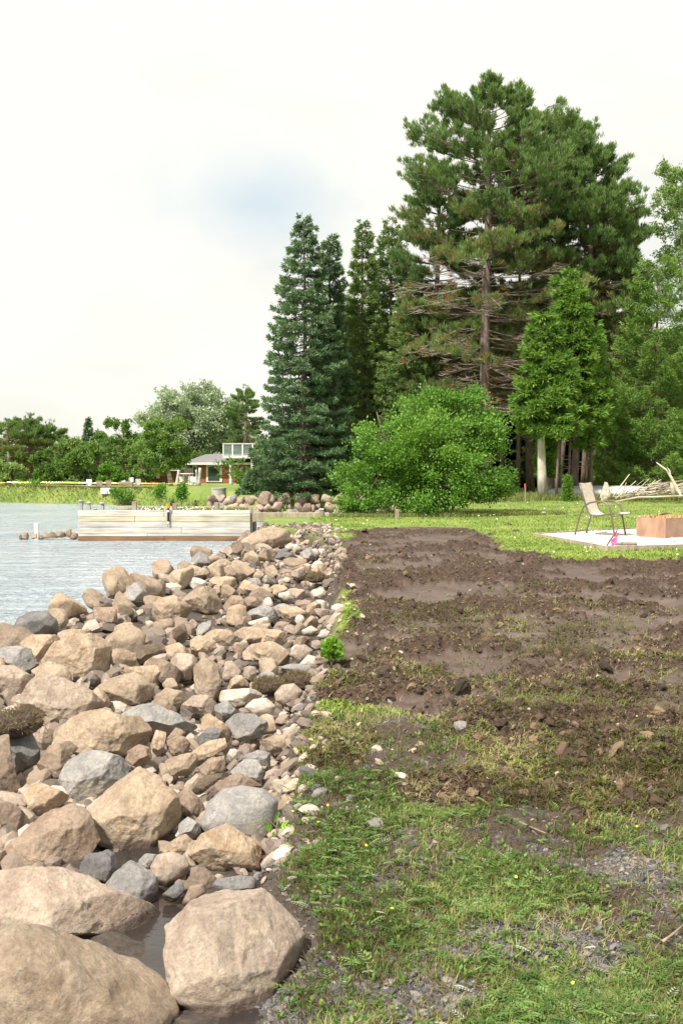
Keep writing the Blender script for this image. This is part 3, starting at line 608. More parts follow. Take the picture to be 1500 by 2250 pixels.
 (Z3, 'p', 4, 'tan cobble nearest the lawn at the far end of the bank', [(1035,160),(1060,138),(1085,150),(1080,175),(1045,175)], .9, 1),
 (Z3, 'b', 4, 'brown cobble touching the lawn at the far end of the bank', [(1085,150),(1110,133),(1143,145),(1140,180),(1100,180)], .9, 1),
]
for q, h in enumerate(HERO):
    sm = len(h) > 6
    outline_rock(h[0](h[4]), h[1], h[3], h[2], sm, h[5], seed=100 + q, name='cobble' if 'cobble' in h[3] else 'boulder')
# fill the bank between them
def rnd_outline(r, g, asp=.75):
    n = g.integers(6, 9); a = np.sort(g.uniform(0, 2 * math.pi, n) * .35 + np.arange(n) * 2 * math.pi / n * .65 + g.uniform(0, 1))
    rr = r * g.uniform(.75, 1.15, n); return np.stack([np.cos(a) * rr * 1.15, np.sin(a) * rr * asp], 1)
g = np.random.default_rng(3); placed = list(FOOT); nf = 0; tries = 0
LBL = dict(t='tan angular rock packed among others in the shore bank', b='brown angular rock packed among others in the shore bank',
           g='grey rock packed among others in the shore bank', p='pinkish rock packed among others in the shore bank',
           d='dark grey rock packed among others in the shore bank', w='pale rounded cobble packed in the shore bank')
while nf < 150 and tries < 60000:
    tries += 1
    y = math.exp(g.uniform(math.log(4.6), math.log(24.3))); f_ = g.uniform(0, 1) ** .9; x = xl(y) + .05 + f_ * (xr(y) - xl(y) - .1)
    if x < -.335 * y - .3 or (y < 7.4 and tries > 15000 and False): continue
    r = (.36 - .25 * f_) * g.uniform(.6, 1.15) * (1 if tries < 15000 else .6)
    if y < 7.3: r = min(r, .10)
    if any((x - a) ** 2 + ((y - b) * .8) ** 2 < (.62 * (r + c)) ** 2 for a, b, c, d in placed): continue
    k = g.choice(list('tttttttbbbggppd') if f_ < .7 else list('tttbgppww')); sm = k == 'w'
    V, Fc, C = rock_shape(rnd_outline(r, g), 4, sm, .9, 500 + nf)
    z = float(zrest(x, y)) + .15 * r - (.1 if y < 8 else 0)
    W = np.stack([V[:, 0], V[:, 2], V[:, 1]], 1); W = W @ np.array([[math.cos(q_ := g.uniform(0, 6)), -math.sin(q_), 0], [math.sin(q_), math.cos(q_), 0], [0, 0, 1]])
    tag(mk('boulder' if not sm else 'cobble', W + [x, y, z], [Fc[:, ::-1]], RM[k], smooth=True, origin=(x, y, z)), near_label(x, y, r, dict(t='tan rock', b='brown rock', g='grey rock', p='pinkish rock', d='dark rock', w='pale cobble')[k]) or LBL[k], 'rock', 'packed rocks of the shore bank')
    placed.append((x, y, r, z)); nf += 1
def place(px, marks):
    return min(marks, key=lambda q: abs(q[0] - px))[1]
def uniq(forms):
    for f in forms:
        if f not in USED: USED.add(f); return f
    return forms[0]
WALLM = [(445, 'behind the plank breakwater'), (483, 'below the concrete ring'), (515, 'left of the breakwater end post'), (552, 'behind the breakwater end post'), (590, 'under the low young spruce'), (625, 'below the orange garden ornaments'), (660, 'behind the basin timbers'), (706, 'behind the white capped post'), (745, 'at the left edge of the round bush'), (800, 'under the arching low bush'), (860, 'half hidden by the round bush')]
# rock faced bank across the little basin
for q in range(75):
    row = q % 3; x = -5.2 + 7.6 * ((q // 3) + g.uniform(.1, .9)) / 25; r = g.uniform(.2, .36)
    y = 41.8 + row * .36 + (.4 if x < -4.5 else 0); z = .1 + row * .31 + g.uniform(-.04, .05)
    k = g.choice(list('bbtpgpgt')); V, Fc, C = rock_shape(rnd_outline(r, g, .85), 3, False, .9, 900 + q)
    tag(mk('boulder', np.stack([V[:, 0], V[:, 2], V[:, 1]], 1) + [x, y, z], [Fc[:, ::-1]], RM[k], smooth=True, origin=(x, y, z)),
        uniq([f"{a_}{dict(b='brown', t='tan', p='pinkish brown', g='grey')[k]} boulder, {('bottom', 'middle', 'top')[row]} row of rock wall {place(750 + x * F / y, WALLM)}" for a_ in ('', 'small ' if r < .25 else 'large ')]), 'rock', 'rocks of the wall across the basin')
for q, (px, py, w_) in enumerate([(60, 1179, 14), (82, 1178, 13), (105, 1176, 12), (122, 1175, 13), (138, 1173, 12), (155, 1172, 15), (163, 1176, 14), (48, 1181, 7), (92, 1181, 10)]):
    D = 31.5; c = at(px, py, D); r = w_ * D / F; V, Fc, C = rock_shape(rnd_outline(r, g, .8), 4, False, .9, 980 + q)
    c[2] = max(c[2], .02); tag(mk('boulder', np.stack([V[:, 0], V[:, 2], V[:, 1]], 1) + c, [Fc[:, ::-1]], RM['btbe'[q % 4]], smooth=True, origin=c), 'brown rock breaking the water left of the timber wall', 'rock', 'rocks in the water left of the timber wall')

# ------------------------------------------------------------------ loose stones, clods, gravel (uncountable)
def scatter_lumps(name, P, S, m, flat=.6, seedn=5, label=None, cat=None, var=None):
    Vs, Fs = [], []; N = len(P); tp = []
    for k in range(10):
        D, Fc = ico(1 if N > 5000 else 2); gg = np.random.default_rng(seedn + k)
        r = 1 + .35 * fbm(D[:, 0] * 1.3 + k, D[:, 1] * 1.3, D[:, 2] * 1.3, 2, k) * 2
        tp.append((D * r[:, None] * gg.uniform(.7, 1.2, 3), Fc))
    idx = rng.integers(0, 10, N); n = 0; A = []
    ang = rng.uniform(0, 6.28, N); v = rng.random(N); tl = rng.normal(0, .35, N)
    for k in range(10):
        I = np.where(idx == k)[0]
        if not len(I): continue
        T, Fc = tp[k]; T = T * [1, .8, flat]
        c, s = np.cos(ang[I]), np.sin(ang[I])
        X = T[None, :, 0] * c[:, None] - T[None, :, 1] * s[:, None]; Y = T[None, :, 0] * s[:, None] + T[None, :, 1] * c[:, None]
        Z = T[None, :, 2] + X * tl[I][:, None]
        W = np.stack([X, Y, Z], -1) * S[I][:, None, None] + P[I][:, None, :]
        Vs.append(W.reshape(-1, 3)); Fs.append((Fc[None] + (np.arange(len(I)) * len(T))[:, None, None]).reshape(-1, 3) + n); n += len(I) * len(T)
        A.append(np.repeat(v[I], len(T)))
    return tag(mk(name, np.vstack(Vs), [np.vstack(Fs)], m, var=np.concatenate(A), origin=(0, 0, 0)), label, cat, kind='stuff')
def varmat(name, stops, rough=.9, sc=60):
    m = mat(name, (.3, .3, .3), rough); t = NT(m); c = t.ramp(t.attr('var'), stops)
    t.color(t.mix(.5, c, t.ramp(t.noise(sc, 4, .7), [(.3, .6), (.7, 1.3)]), 'MULTIPLY')); t.bump(t.noise(sc * 1.5, 4, .7), .5, .004); return m
def sample(N, dens, y0, y1, u=.34):
    """points in the visible wedge, thinned by dens(x,y) and evenly spread over the picture rather than the plan"""
    k = N * 6; q = rng.uniform(1 / y1 ** 1.5, 1 / y0 ** 1.5, k); y = q ** (-1 / 1.5); x = rng.uniform(-u, u, k) * y
    ok = rng.random(k) < dens(x, y); return x[ok][:N], y[ok][:N]
STONE = varmat('stone_chips', [(0, (.10, .09, .09)), (.35, (.22, .20, .19)), (.6, (.40, .31, .23)), (.85, (.44, .36, .28)), (1, (.5, .44, .37))])
BANKST = varmat('bank_stones', [(0, (.10, .08, .07)), (.35, (.19, .15, .12)), (.65, (.28, .21, .16)), (.9, (.38, .31, .25)), (1, (.5, .44, .38))])
SHALE = varmat('shale_chips', [(0, (.04, .036, .038)), (.5, (.095, .088, .09)), (.8, (.16, .148, .145)), (1, (.30, .25, .21))])
CLOD = varmat('soil_clods', [(0, (.028, .017, .011)), (.5, (.07, .043, .028)), (.85, (.13, .085, .052)), (1, (.22, .15, .09))])
def d_bank(x, y): return ((x < xr(y) + .05) & (x > xl(y) + .1) & (y < 24.5)) * 1.0
x, y = sample(3600, d_bank, 4.2, 24.5); kk = (y > 6.9) | ((rng.random(len(y)) < .35) & (y > 5.9)); x, y = x[kk], y[kk]; S = rng.uniform(.02, .075, len(x)) * np.where(x < (xl(y) + xr(y)) / 2, 1.5, 1) * (.8 + y / 22); z = zb(x, y) + S * .3
scatter_lumps('small_stones', np.stack([x, y, z], 1), S, BANKST, .7, 5, 'small stones filling the gaps of the rock bank', 'stones')
x = rng.uniform(-2.4, .05, 1300); y = rng.uniform(17, 25.2, 1300); S = rng.uniform(.03, .085, 1300); kk = x < xr(y) + .15 + (y > 23) * .4; x, y, S = x[kk], y[kk], S[kk]
scatter_lumps('far_small_stones', np.stack([x, y, zb(x, y) + S * .3], 1), S, BANKST, .7, 6, 'small stones at the far end of the rock bank', 'stones')
def d_edge(x, y): return np.exp(-np.maximum(x - xr(y), 0) / (.12 + .02 * y)) * (x > xr(y) - .2) * (y < 24) * (y > 6)
x, y = sample(1000, d_edge, 6, 24); S = rng.exponential(.014, len(x)) + .01; S = np.minimum(S, .07)
scatter_lumps('scattered_stones', np.stack([x, y, zfine(x, y) + S * .2], 1), S, STONE, .65, 8, 'small stones strewn over the soil along the bank', 'stones')
def d_mud(x, y): m_ = masks(x, y); return m_[0] * (.05 + .95 * m_[5]) * (x > xr(y))
x, y = sample(24000, d_mud, 6, 24.5); S = np.minimum(rng.exponential(.0055, len(x)) + .004, .04) * (.6 + y * .04)
scatter_lumps('soil_clods', np.stack([x, y, zfine(x, y)], 1), S, CLOD, .8, 9, 'dark crumbs and clods of turned soil', 'soil')
def d_ridge(x, y): m_ = masks(x, y); return m_[0] * np.exp(-((m_[6] - .1) / .07) ** 2) * (x > xr(y) + .1)
x, y = sample(1300, d_ridge, 6.3, 24.5); S = np.minimum(rng.exponential(.018, len(x)) + .015, .08)
x = x + rng.normal(0, .03, len(x)); scatter_lumps('turned_clods', np.stack([x, y, zfine(x, y) + S * .1], 1), S, CLOD, .6, 33, 'larger torn clods of dark soil and turf along the ridges of mud', 'soil'); TC = (x, y, S)
x, y = sample(700, d_mud, 6, 24.5); S = np.minimum(rng.exponential(.004, len(x)) + .005, .022) * (.7 + y * .03)
scatter_lumps('mud_pebbles', np.stack([x, y, zfine(x, y) + S * .3], 1), S, STONE, .65, 12, 'pale pebbles mixed into the turned soil', 'pebbles')
def d_grav(x, y): m_ = masks(x, y); return np.clip(m_[2] + .13 * m_[1] * (1 - m_[0]), 0, 1) * (x > xr(y) - .12)
x, y = sample(17000, d_grav, 3.4, 8.5); S = np.minimum(rng.exponential(.005, len(x)) + .006, .035)
scatter_lumps('gravel', np.stack([x, y, zfine(x, y) + S * .1], 1), S, SHALE, .4, 15, 'grey shale gravel in the foreground', 'gravel')

# ------------------------------------------------------------------ grass and weeds
GREEN = leaf_mat('grass_green', (.11, .095, .04), (.18, .225, .06), (.36, .39, .14), .3)
DRY = leaf_mat('dry_grass', (.09, .06, .03), (.19, .14, .07), (.38, .31, .17), .2)
LAWN = leaf_mat('lawn_blades', (.14, .21, .04), (.23, .32, .06), (.38, .42, .12), .3)
WEED = leaf_mat('weed_leaves', (.06, .12, .03), (.12, .225, .05), (.25, .35, .10), .3)
SILV = leaf_mat('silver_leaves', (.16, .24, .12), (.28, .34, .22), (.55, .56, .46), .2)
def grass(name, x, y, L, W, m, label, lean=.7, n=1, sink=.004):
    N = len(x) * n; x = np.repeat(x, n) + rng.normal(0, .012, N); y = np.repeat(y, n) + rng.normal(0, .012, N)
    z = zfine(x, y) - sink; a = rng.uniform(0, 6.28, N); k = rng.uniform(.1, lean, N)
    d0 = norm(np.stack([np.cos(a) * k, np.sin(a) * k, np.ones(N)], 1)); d1 = norm(d0 + np.stack([np.cos(a), np.sin(a), -np.ones(N) * .6], 1) * rng.uniform(.2, 1.1, N)[:, None])
    l = np.broadcast_to(L, N) * rng.uniform(.5, 1.3, N) if np.ndim(L) == 0 else np.repeat(L, n) * rng.uniform(.5, 1.3, N)
    s = np.stack([-np.sin(a + rng.normal(0, .8, N)), np.cos(a), np.zeros(N)], 1) * (W * rng.uniform(.6, 1.3, N) / 2)[:, None]
    P = np.stack([x, y, z], 1); mid = P + d0 * (l * .5)[:, None]; tip = mid + d1 * (l * .6)[:, None]
    V = np.stack([P - s, P + s, mid + s * .8, mid - s * .8, tip], 1).reshape(-1, 3); b = np.arange(N)[:, None] * 5
    v = np.clip(.5 + 1.3 * fbm(x * 1.8, y * 1.8, 0, 3, 9) + rng.normal(0, .22, N), 0, 1)
    return tag(mk(name, V, [b + [[0, 1, 2, 3]], b + [[3, 2, 4]]], m, var=np.repeat(v, 5), origin=(0, 0, 0)), label, 'grass', kind='stuff')
def d_fg(x, y):
    m_ = masks(x, y); clump = ss(-.08, .25, fbm(x * 2.6, y * 2.6, 4, 4, 19))
    right = 1 - .55 * ss(.3, 1.6, x) * ss(7.3, 6.6, y)
    return m_[3] * (1 - m_[0]) * (.15 + .85 * clump) * right * (x > xr(y) + .02) * (y - .25 * x < 9.8)
x, y = sample(21000, d_fg, 3.5, 11); grass('foreground_grass', x, y, .065, .0045, GREEN, 'short green grass and weeds in the foreground', n=2)
x, y = sample(16000, lambda x, y: np.clip(d_fg(x, y) + .12 * (x > xr(y)) * (y < 11), 0, 1), 3.5, 11); grass('withered_grass', x, y, .06, .004, DRY, 'flattened straw coloured grass in the foreground', lean=2.5, n=2, sink=0)
def d_patch(x, y): m_ = masks(x, y); return m_[0] * np.clip(m_[3] * 1.5, 0, 1) * (x > xr(y))
x, y = sample(19000, d_patch, 6, 24); grass('torn_grass', x, y, .06, .010, leaf_mat('torn_grass_mat', (.10, .10, .035), (.17, .21, .05), (.31, .34, .11)), 'patches of torn grass left on the mud', lean=2, n=2)
x, y = sample(14000, lambda x, y: np.clip(d_patch(x, y) * .8 + .09 * d_mud(x, y) * (1 + 6 * ss(.05, .3, fbm(x * 1.6, y * 1.6, 2, 3, 88))), 0, 1), 6, 24); grass('dead_grass', x, y, .055, .008, DRY, 'dead brown grass and roots matted on the mud', lean=3, n=2, sink=0)
def d_lawn(x, y):
    m_ = masks(x, y); ok = (sdf(SHORE, x, y) > .5) & (sdf(PAD, x, y) < -.05) & (x > xr(y) + (y < 24.5) * .1)
    return (1 - m_[0]) * ok * (1 - m_[1])
x, y = sample(60000, d_lawn, 8.5, 40); grass('lawn_grass', x, y, .045 + .0005 * y, .008 + .0004 * y.mean(), LAWN, 'mown green lawn grass', lean=1.0)
kx = np.repeat(TC[0], 9) + rng.normal(0, 1, 9 * len(TC[0])) * np.repeat(TC[2], 9); ky = np.repeat(TC[1], 9) + rng.normal(0, 1, 9 * len(TC[0])) * np.repeat(TC[2], 9)
grass('clod_grass', kx, ky, .05, .005, DRY, 'dead grass and roots hanging from the torn clods', lean=3, sink=-.03)
# silverweed-like feathery leaves and small broad leaves
def feather(x, y, L):
    out = []
    z = zfine(x, y)
    for i in range(len(x)):
        a = rng.uniform(0, 6.28); l = L * rng.uniform(.6, 1.3); n = 7; el = rng.uniform(.15, 1.0)
        dh = np.array([math.cos(a), math.sin(a), 0]); sd_ = np.array([-math.sin(a), math.cos(a), 0]); v = rng.random()
        for k in range(1, n + 1):
            tt = k / n; p = np.array([x[i], y[i], z[i] + .01]) + dh * l * tt * math.cos(el * .7) + np.array([0, 0, 1]) * l * (math.sin(el) * tt - .5 * tt * tt * math.sin(el))
            wl_ = l * .26 * math.sin(math.pi * (.15 + .75 * tt))
            for s_ in ((-1, 1) if k < n else (0,)):
                d = norm(dh * (.6 if s_ else 1) + sd_ * s_ + np.array([0, 0, .15])); w_ = wl_ * .38; e = dh * w_ if s_ else sd_ * w_
                out.append((p, p + d * wl_ * .5 + e * .5, p + d * wl_, p + d * wl_ * .5 - e * .5, v))
    V = np.array([q for o in out for q in o[:4]]); var = np.repeat([o[4] for o in out], 4)
    return V, np.arange(len(V)).reshape(-1, 4), var
def d_w(x, y): return d_fg(x, y) * ss(-.3, .25, fbm(x * 1.1 + 5, y * 1.1, 0, 2, 29)) * (y < 7.2) * (1 - .5 * ss(.5, 1.5, x))
x, y = sample(2300, d_w, 3.8, 7.6); V, Q, A = feather(x, y, .115); tag(mk('weeds', V, [Q], WEED, var=A, origin=(0, 0, 0)), 'feathery green weeds growing in the foreground grass', 'weeds', kind='stuff')
x, y = sample(260, d_w, 3.8, 6.4); V, Q, A = feather(x, y, .09); tag(mk('silver_weeds', V, [Q], SILV, var=A, origin=(0, 0, 0)), 'silvery feathery weeds in the foreground', 'weeds', kind='stuff')
x, y = sample(3200, d_fg, 3.8, 8.5); P = np.stack([x, y, zfine(x, y) + .015], 1)
V, Q, A = blades(P, np.tile([0, 0, 1.], (len(P), 1)), 5, .028, .016, 1.3, jit=.008); tag(mk('clover', V, [Q], WEED, var=A, origin=(0, 0, 0)), 'small round leaved ground weeds in the foreground', 'weeds', kind='stuff')
# small flowers
def flowers(name, x, y, zoff, r, m, label, z=None):
    z = zfine(x, y) if z is None else z; mb = []; P = np.stack([x, y, z + zoff], 1); d = np.tile([0, -.5, .6], (len(P), 1)) + rng.normal(0, .2, (len(P), 3))
    out = []
    for k in range(5):
        a = k * 2 * math.pi / 5; dn_ = norm(d); e1 = norm(np.cross(dn_, [1., 0, 0])); e2 = np.cross(dn_, e1); dd = e1 * math.cos(a) + e2 * math.sin(a)
        ee = -e1 * math.sin(a) + e2 * math.cos(a); out.append(np.stack([P, P + dd * r * .6 + ee * r * .4, P + dd * r, P + dd * r * .6 - ee * r * .4], 1).reshape(-1, 3))
    V = np.vstack(out); return tag(mk(name, V, [np.arange(len(V)).reshape(-1, 4)], m, origin=(0, 0, 0)), label, 'flowers', kind='stuff')
YEL = mat('yellow_petals', (.75, .55, .02), .6); WHT = mat('white_petals', (.8, .8, .76), .6)
x, y = sample(8, d_w, 4.4, 7); flowers('yellow_flowers', x, y, .06, .009, YEL, 'tiny yellow flowers among the foreground weeds')
x, y = sample(200, lambda x, y: d_lawn(x, y) * ss(-.1, .2, fbm(x * .8, y * .8, 0, 2, 77)), 14, 40); flowers('clover_flowers', x, y, .06, .018, WHT, 'white clover flowers dotting the lawn')

LIME = leaf_mat('lime_leaves', (.14, .28, .04), (.24, .42, .07), (.36, .54, .14), .4)
# single weeds among the stones
def weed_plant(px, py, n, L, W, h, label, name='green_weed', zoff=0, m=None, off=0.0):
    m = m or LIME
    x, y, z = hit(px, py, zrest if off else zb, off); P = []; D = []
    for k in range(n):
        a = rng.uniform(0, 6.28); t_ = rng.uniform(0, 1); P.append((x + math.cos(a) * .4 * h * t_, y + math.sin(a) * .3 * h * t_, z + h * rng.uniform(.2, 1) * (1 - .4 * t_))); D.append((math.cos(a), math.sin(a), .6))
    r = empty(name, (x, y, z)); V, Q, A = blades(np.array(P), np.array(D), 3, L, W, .6); mk('foliage', V, [Q], m or WEED, r, var=A)
    mb = MB()
    for k in range(3): mb.tube([(x, y, z - .05), (x + rng.uniform(-.03, .03), y, z + h * .5), (x + rng.uniform(-.06, .06), y, z + h * .9)], [.004, .003, .002], 5)
    mb.build('stem', GREEN if False else M['twig'], r); tag(r, label, 'plant')
weed_plant(728, 1455, 110, .06, .055, .22, 'bright green leafy weed at the mud edge beside the round pink boulder')
weed_plant(604, 1850, 9, .06, .03, .16, 'young seedling with large leaves beside the smooth grey oval boulder', 'seedling')

# sod clumps
def sod(px, py, r, label, D=None, off=.15):
    x, y, z = hit(px, py, zrest, off)
    DD, Fc = ico(4); rr = 1 + .35 * fbm(DD[:, 0] * 2 + px, DD[:, 1] * 2, DD[:, 2] * 2, 4, 3)
    o = empty('sod_clump', (x, y, z)); mk('soil', DD * rr[:, None] * [r, r * .8, r * .55] + [x, y, z], [Fc], M['soil'], o, smooth=True)
    P = unit(900); P = P[P[:, 2] > -.3]; V, Q, A = blades(P * [r, r * .8, r * .55] + [x, y, z], P + [0, 0, .3], 2, .05, .004, 1.2); mk('roots', V, [Q], DRY, o, var=A); tag(o, label, 'sod')
sod(38, 1590, .17, 'clump of brown sod sitting on rocks at the left edge', off=.3)
sod(590, 1508, .13, 'dark clump of turf and roots left of the pink cobble', off=.05)
sod(655, 1498, .14, 'dark clump of turf and roots above the pink cobble', off=.05)
sod(695, 1270, .14, 'small mossy turf clump among the far stones', off=.05)

#TREES
def bez(a, b, c, n):
    t_ = np.linspace(0, 1, n)[:, None]; return a * (1 - t_) ** 2 + 2 * b * t_ * (1 - t_) + c * t_ ** 2
def ground_z(x, y): return float(zb(np.array([x]), np.array([y]))[0])
def tree_root(name, px, D, label, cat='tree', group=None):
    x = (px - 750) / F * D; z = ground_z(x, D); return tag(empty(name, (x, D, z)), label, cat, group), np.array([x, D, z])
def height(pytop, D, z): return at(750, pytop, D)[2] - z

def pine(px, D, top, label, hw, live=.45, lean=0, dens=1.0, r0=.17, mats=('bark', 'pine'), group=None, seed=1, dead=True, low=.22):
    root, b = tree_root('pine_tree', px, D, label, group=group); h = height(top, D, b[2]); g = np.random.default_rng(seed)
    lx = lean * D / F; tr = MB(); T = np.linspace(0, 1, 12); path = b + np.stack([lx * T ** 1.5 + .06 * np.sin(T * 7 + seed), .05 * np.cos(T * 5), T * h * .95], 1)
    tr.tube(path, r0 * (1.12 - T) ** .8 + .01, 10); tr.build('trunk', M[mats[0]], root, smooth=True)
    bl, dl = MB(), MB(); P, Dr, Vr = [], [], []; W = hw * D / F
    nwh = int(h / .46)
    for k in range(nwh):
        f = low + (.985 - low) * k / nwh; c = np.array([np.interp(f, T, path[:, i]) for i in range(3)])
        if f > live:
            q = (f - live) / (1 - live); prof = math.sin(math.pi * (.30 + .68 * q)) ** .75
        else: prof = .98 * (.7 + .4 * (f - low) / (live - low + 1e-6))
        nb = 5 if f > live else 6
        for j in range(nb):
            a = g.uniform(0, 6.28); L = W * prof * g.uniform(.65, 1.12); up = -.05 + .75 * max(0, f - .45) * 1.6 if f > live else g.uniform(-.15, .12)
            d = np.array([math.cos(a), math.sin(a), 0]); dead_ = f <= live; e = c + d * L + np.array([0, 0, L * up]) + (g.normal(0, .16 * L, 3) if dead_ else 0); mid = c + d * L * .5 + np.array([0, 0, L * (up * .3 - .03)]) + (g.normal(0, .14 * L, 3) if dead_ else 0)
            pts = bez(c, mid, e, 6); alive = f > live or g.random() < .33
            (bl if f > live else dl).tube(pts, np.linspace((.035 * (1.2 - f) + .012) * (.6 if dead_ else 1), .005, 6), 4, False)
            for s_ in range(int(15 + L * 4) + (3 if dead_ else 0)):
                t_ = g.uniform(.4, 1) if f > live else g.uniform(.2, 1); p0 = pts[min(5, int(t_ * 5))] * (1 - (t_ * 5) % 1) + pts[min(5, int(t_ * 5) + 1)] * ((t_ * 5) % 1)
                aa = a + g.choice([-1, 1]) * g.uniform(.3, 1.1); sl_ = L * .33 * g.uniform(.4, 1.1) * (1.2 - t_ * .6)
                dd = np.array([math.cos(aa), math.sin(aa), g.uniform(0, .55) if f > live else g.uniform(-.25, .3)]); p1 = p0 + dd * sl_
                (bl if f > live else dl).tube([p0, p0 + dd * sl_ * .5 + [0, 0, -.03], p1], [.009, .007, .005], 3, False)
                if alive:
                    nt = (int(2.3 * dens) if g.random() > .12 else 0) if f > live else 2
                    for _ in range(nt):
                        u_ = g.uniform(.7, 1.05); P.append(p0 + (p1 - p0) * u_ + g.normal(0, .05, 3)); Dr.append(dd * .5 + [0, 0, 1.3]); Vr.append((np.clip(.35 + .2 * (f > .7) + g.normal(0, .16), 0, .6) if f > live + .1 else np.clip(.68 + g.normal(0, .12), .35, .86)) if g.random() > .005 + .012 * (f < live + .12) else 1.0)
                elif g.random() < .06: P.append(p1); Dr.append(dd); Vr.append(1.0)
    for _ in range(int(26 * dens)):
        P.append(path[-1] + np.array([g.normal(0, .16), g.normal(0, .16), g.uniform(-.9, .35)])); Dr.append([g.normal(0, .3), g.normal(0, .3), 1.3]); Vr.append(.45)
    if dl.V: dl.build('dead_branches', M['twig'], root)
    bl.build('branches', M['bark_dark'], root)
    V, Q, A = blades(np.array(P), np.array(Dr), 18, .20, .03, .5, var=np.array(Vr), jit=.04); mk('needles', V, [Q], LM[mats[1]], root, var=A)
    return root
def spruce(px, D, top, label, hw, name='spruce_tree', mt='spruce', dens=1.0, step=.26, droop=.18, low=.03, power=.85, group=None, seed=1, L=.15, Wd=.042, bark='bark_dark', tip=.1, spread=.8, gap=.0, r0=.15, rough=.3):
    root, b = tree_root(name, px, D, label, group=group); h = height(top, D, b[2]); g = np.random.default_rng(seed); W = hw * D / F
    tr = MB(); T = np.linspace(0, 1, 8); path = b + np.stack([.05 * np.sin(T * 5 + seed), 0 * T, T * h], 1); tr.tube(path, r0 * (1.03 - T) + .006, 8); tr.build('trunk', M[bark], root, smooth=True)
    P, Dr, Vr = [], [], []; bl = MB(); zz = low * h
    while zz < h * .985:
        f = zz / h; prof = (1 - f) ** power * min(1, .7 + 3 * f) + .02; nb = int(7 + 7 * (1 - f)); a0 = g.uniform(0, 6.28); v0 = g.uniform(.3, .6)
        for j in range(nb):
            if g.random() < gap: continue
            a = a0 + j * 2 * math.pi / nb + g.normal(0, .2); Lb = W * prof * g.uniform(.8, 1.1) * (1 + rough * float(vnoise(math.cos(a) * 1.6 + seed, math.sin(a) * 1.6, zz * .9, 3))); zj = zz + g.normal(0, step * (.12 + .3 * f))
            d = np.array([math.cos(a), math.sin(a), 0]); sd_ = np.array([-math.sin(a), math.cos(a), 0]); up = .5 * max(0, f - .6) * 2 - droop * (1 - f)
            c = b + [0, 0, zj]; e = c + d * Lb + [0, 0, Lb * up + tip * Lb * .5]; pts = bez(c, c + d * Lb * .6 + np.array([0, 0, Lb * (up - tip)]), e, 5)
            if Lb > .3: bl.tube(pts, np.linspace(.018 * (1.2 - f) + .006, .004, 5), 3, False)
            n = int(max(5, Lb * 24 * dens)); t_ = np.sqrt(g.uniform(.05, 1.0, n)); i0 = np.clip((t_ * 4).astype(int), 0, 3); fr = (t_ * 4 - i0)[:, None]
            p0 = pts[i0] * (1 - fr) + pts[i0 + 1] * fr; wd = Lb * .42 * (1 - t_) ** .6 + .04; s_ = g.uniform(-1, 1, n)
            p = p0 + sd_ * (s_ * wd)[:, None] + [0, 0, 0] ; p[:, 2] += g.normal(0, .03, n) - np.abs(s_) * wd * .18
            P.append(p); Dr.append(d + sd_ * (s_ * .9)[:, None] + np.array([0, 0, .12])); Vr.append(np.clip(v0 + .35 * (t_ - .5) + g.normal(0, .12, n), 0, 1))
        zz += step * (1.15 - .5 * f)
    bl.build('branches', M['bark_dark'], root)
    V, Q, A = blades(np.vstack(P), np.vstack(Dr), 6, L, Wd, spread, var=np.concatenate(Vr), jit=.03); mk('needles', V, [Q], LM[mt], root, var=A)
    return root
def broad(px, D, top, bot, hw, label, name='leafy_tree', mt='leaf', n=900, k=26, leaf=.10, lobes=None, trunk='bark', trunks=((0, 0),), group=None, seed=1, sig=.16, r0=.09, cat='tree', shell=.45, up=.4, clump=.10, flat=1.0):
    root, b = tree_root(name, px, D, label, cat, group); g = np.random.default_rng(seed); W = hw * D / F
    zt = at(750, top, D)[2] - b[2]; zl = at(750, bot, D)[2] - b[2]; hh = (zt - zl) / 2; zc = (zt + zl) / 2
    lobes = lobes or [(g.uniform(-.6, .6), g.uniform(-.6, .6), g.uniform(-.65, .65), g.uniform(.35, .55)) for _ in range(11)] + [(0, 0, 0, .75), (0, 0, .55, .42)]
    C = []; rr = np.array([l[3] ** 2 for l in lobes]); rr /= rr.sum()
    pick = g.choice(len(lobes), n, p=rr); d = g.normal(size=(n, 3)); d /= np.linalg.norm(d, axis=1)[:, None]; rad = g.uniform(0, 1, n) ** shell
    lo = np.array(lobes)[pick]; q = lo[:, :3] + d * (rad * lo[:, 3])[:, None]; nc = max(12, n // 22); q = q[g.integers(0, nc, n)] + g.normal(0, 1, (n, 3)) * clump * np.array([1, 1, .6]); C = b + [0, 0, zc] + q * [W, W * .85 * flat, hh]
    C = C[C[:, 2] > b[2] + .02]
    d = norm(C - b - [0, 0, zc]) + [0, 0, up]; var = np.clip(.45 + .5 * fbm(C[:, 0] * .9, C[:, 1] * .9, C[:, 2] * 1.2, 2, seed) + g.normal(0, .15, len(C)), 0, 1)
    sp = sig * max(.6, W / 2)
    V, Q, A = blades(C, d, k, leaf, leaf * .62, .95, var=var, jit=sp * .55); mk('foliage', V, [Q], LM[mt], root, var=A)
    mb = MB()
    for (ox, ln_) in trunks:
        p0 = b + [ox * W, 0, -.05]; p1 = b + [ox * W + ln_ * W, 0, zc + hh * .55]; tp_ = bez(p0, (p0 + p1) / 2 + [g.normal(0, .05 * W), 0, 0], p1, 8); mb.tube(tp_, np.linspace(r0, r0 * .25, 8), 8)
        for _ in range(26):
            e = C[g.integers(len(C))]; s_ = tp_[g.integers(2, 7)]; mb.tube(bez(s_, (s_ + e) / 2 + [0, 0, .1 * hh], e, 5), np.linspace(r0 * .28, r0 * .06, 5), 4, False)
    mb.build('trunk', M[trunk], root, smooth=True); return root
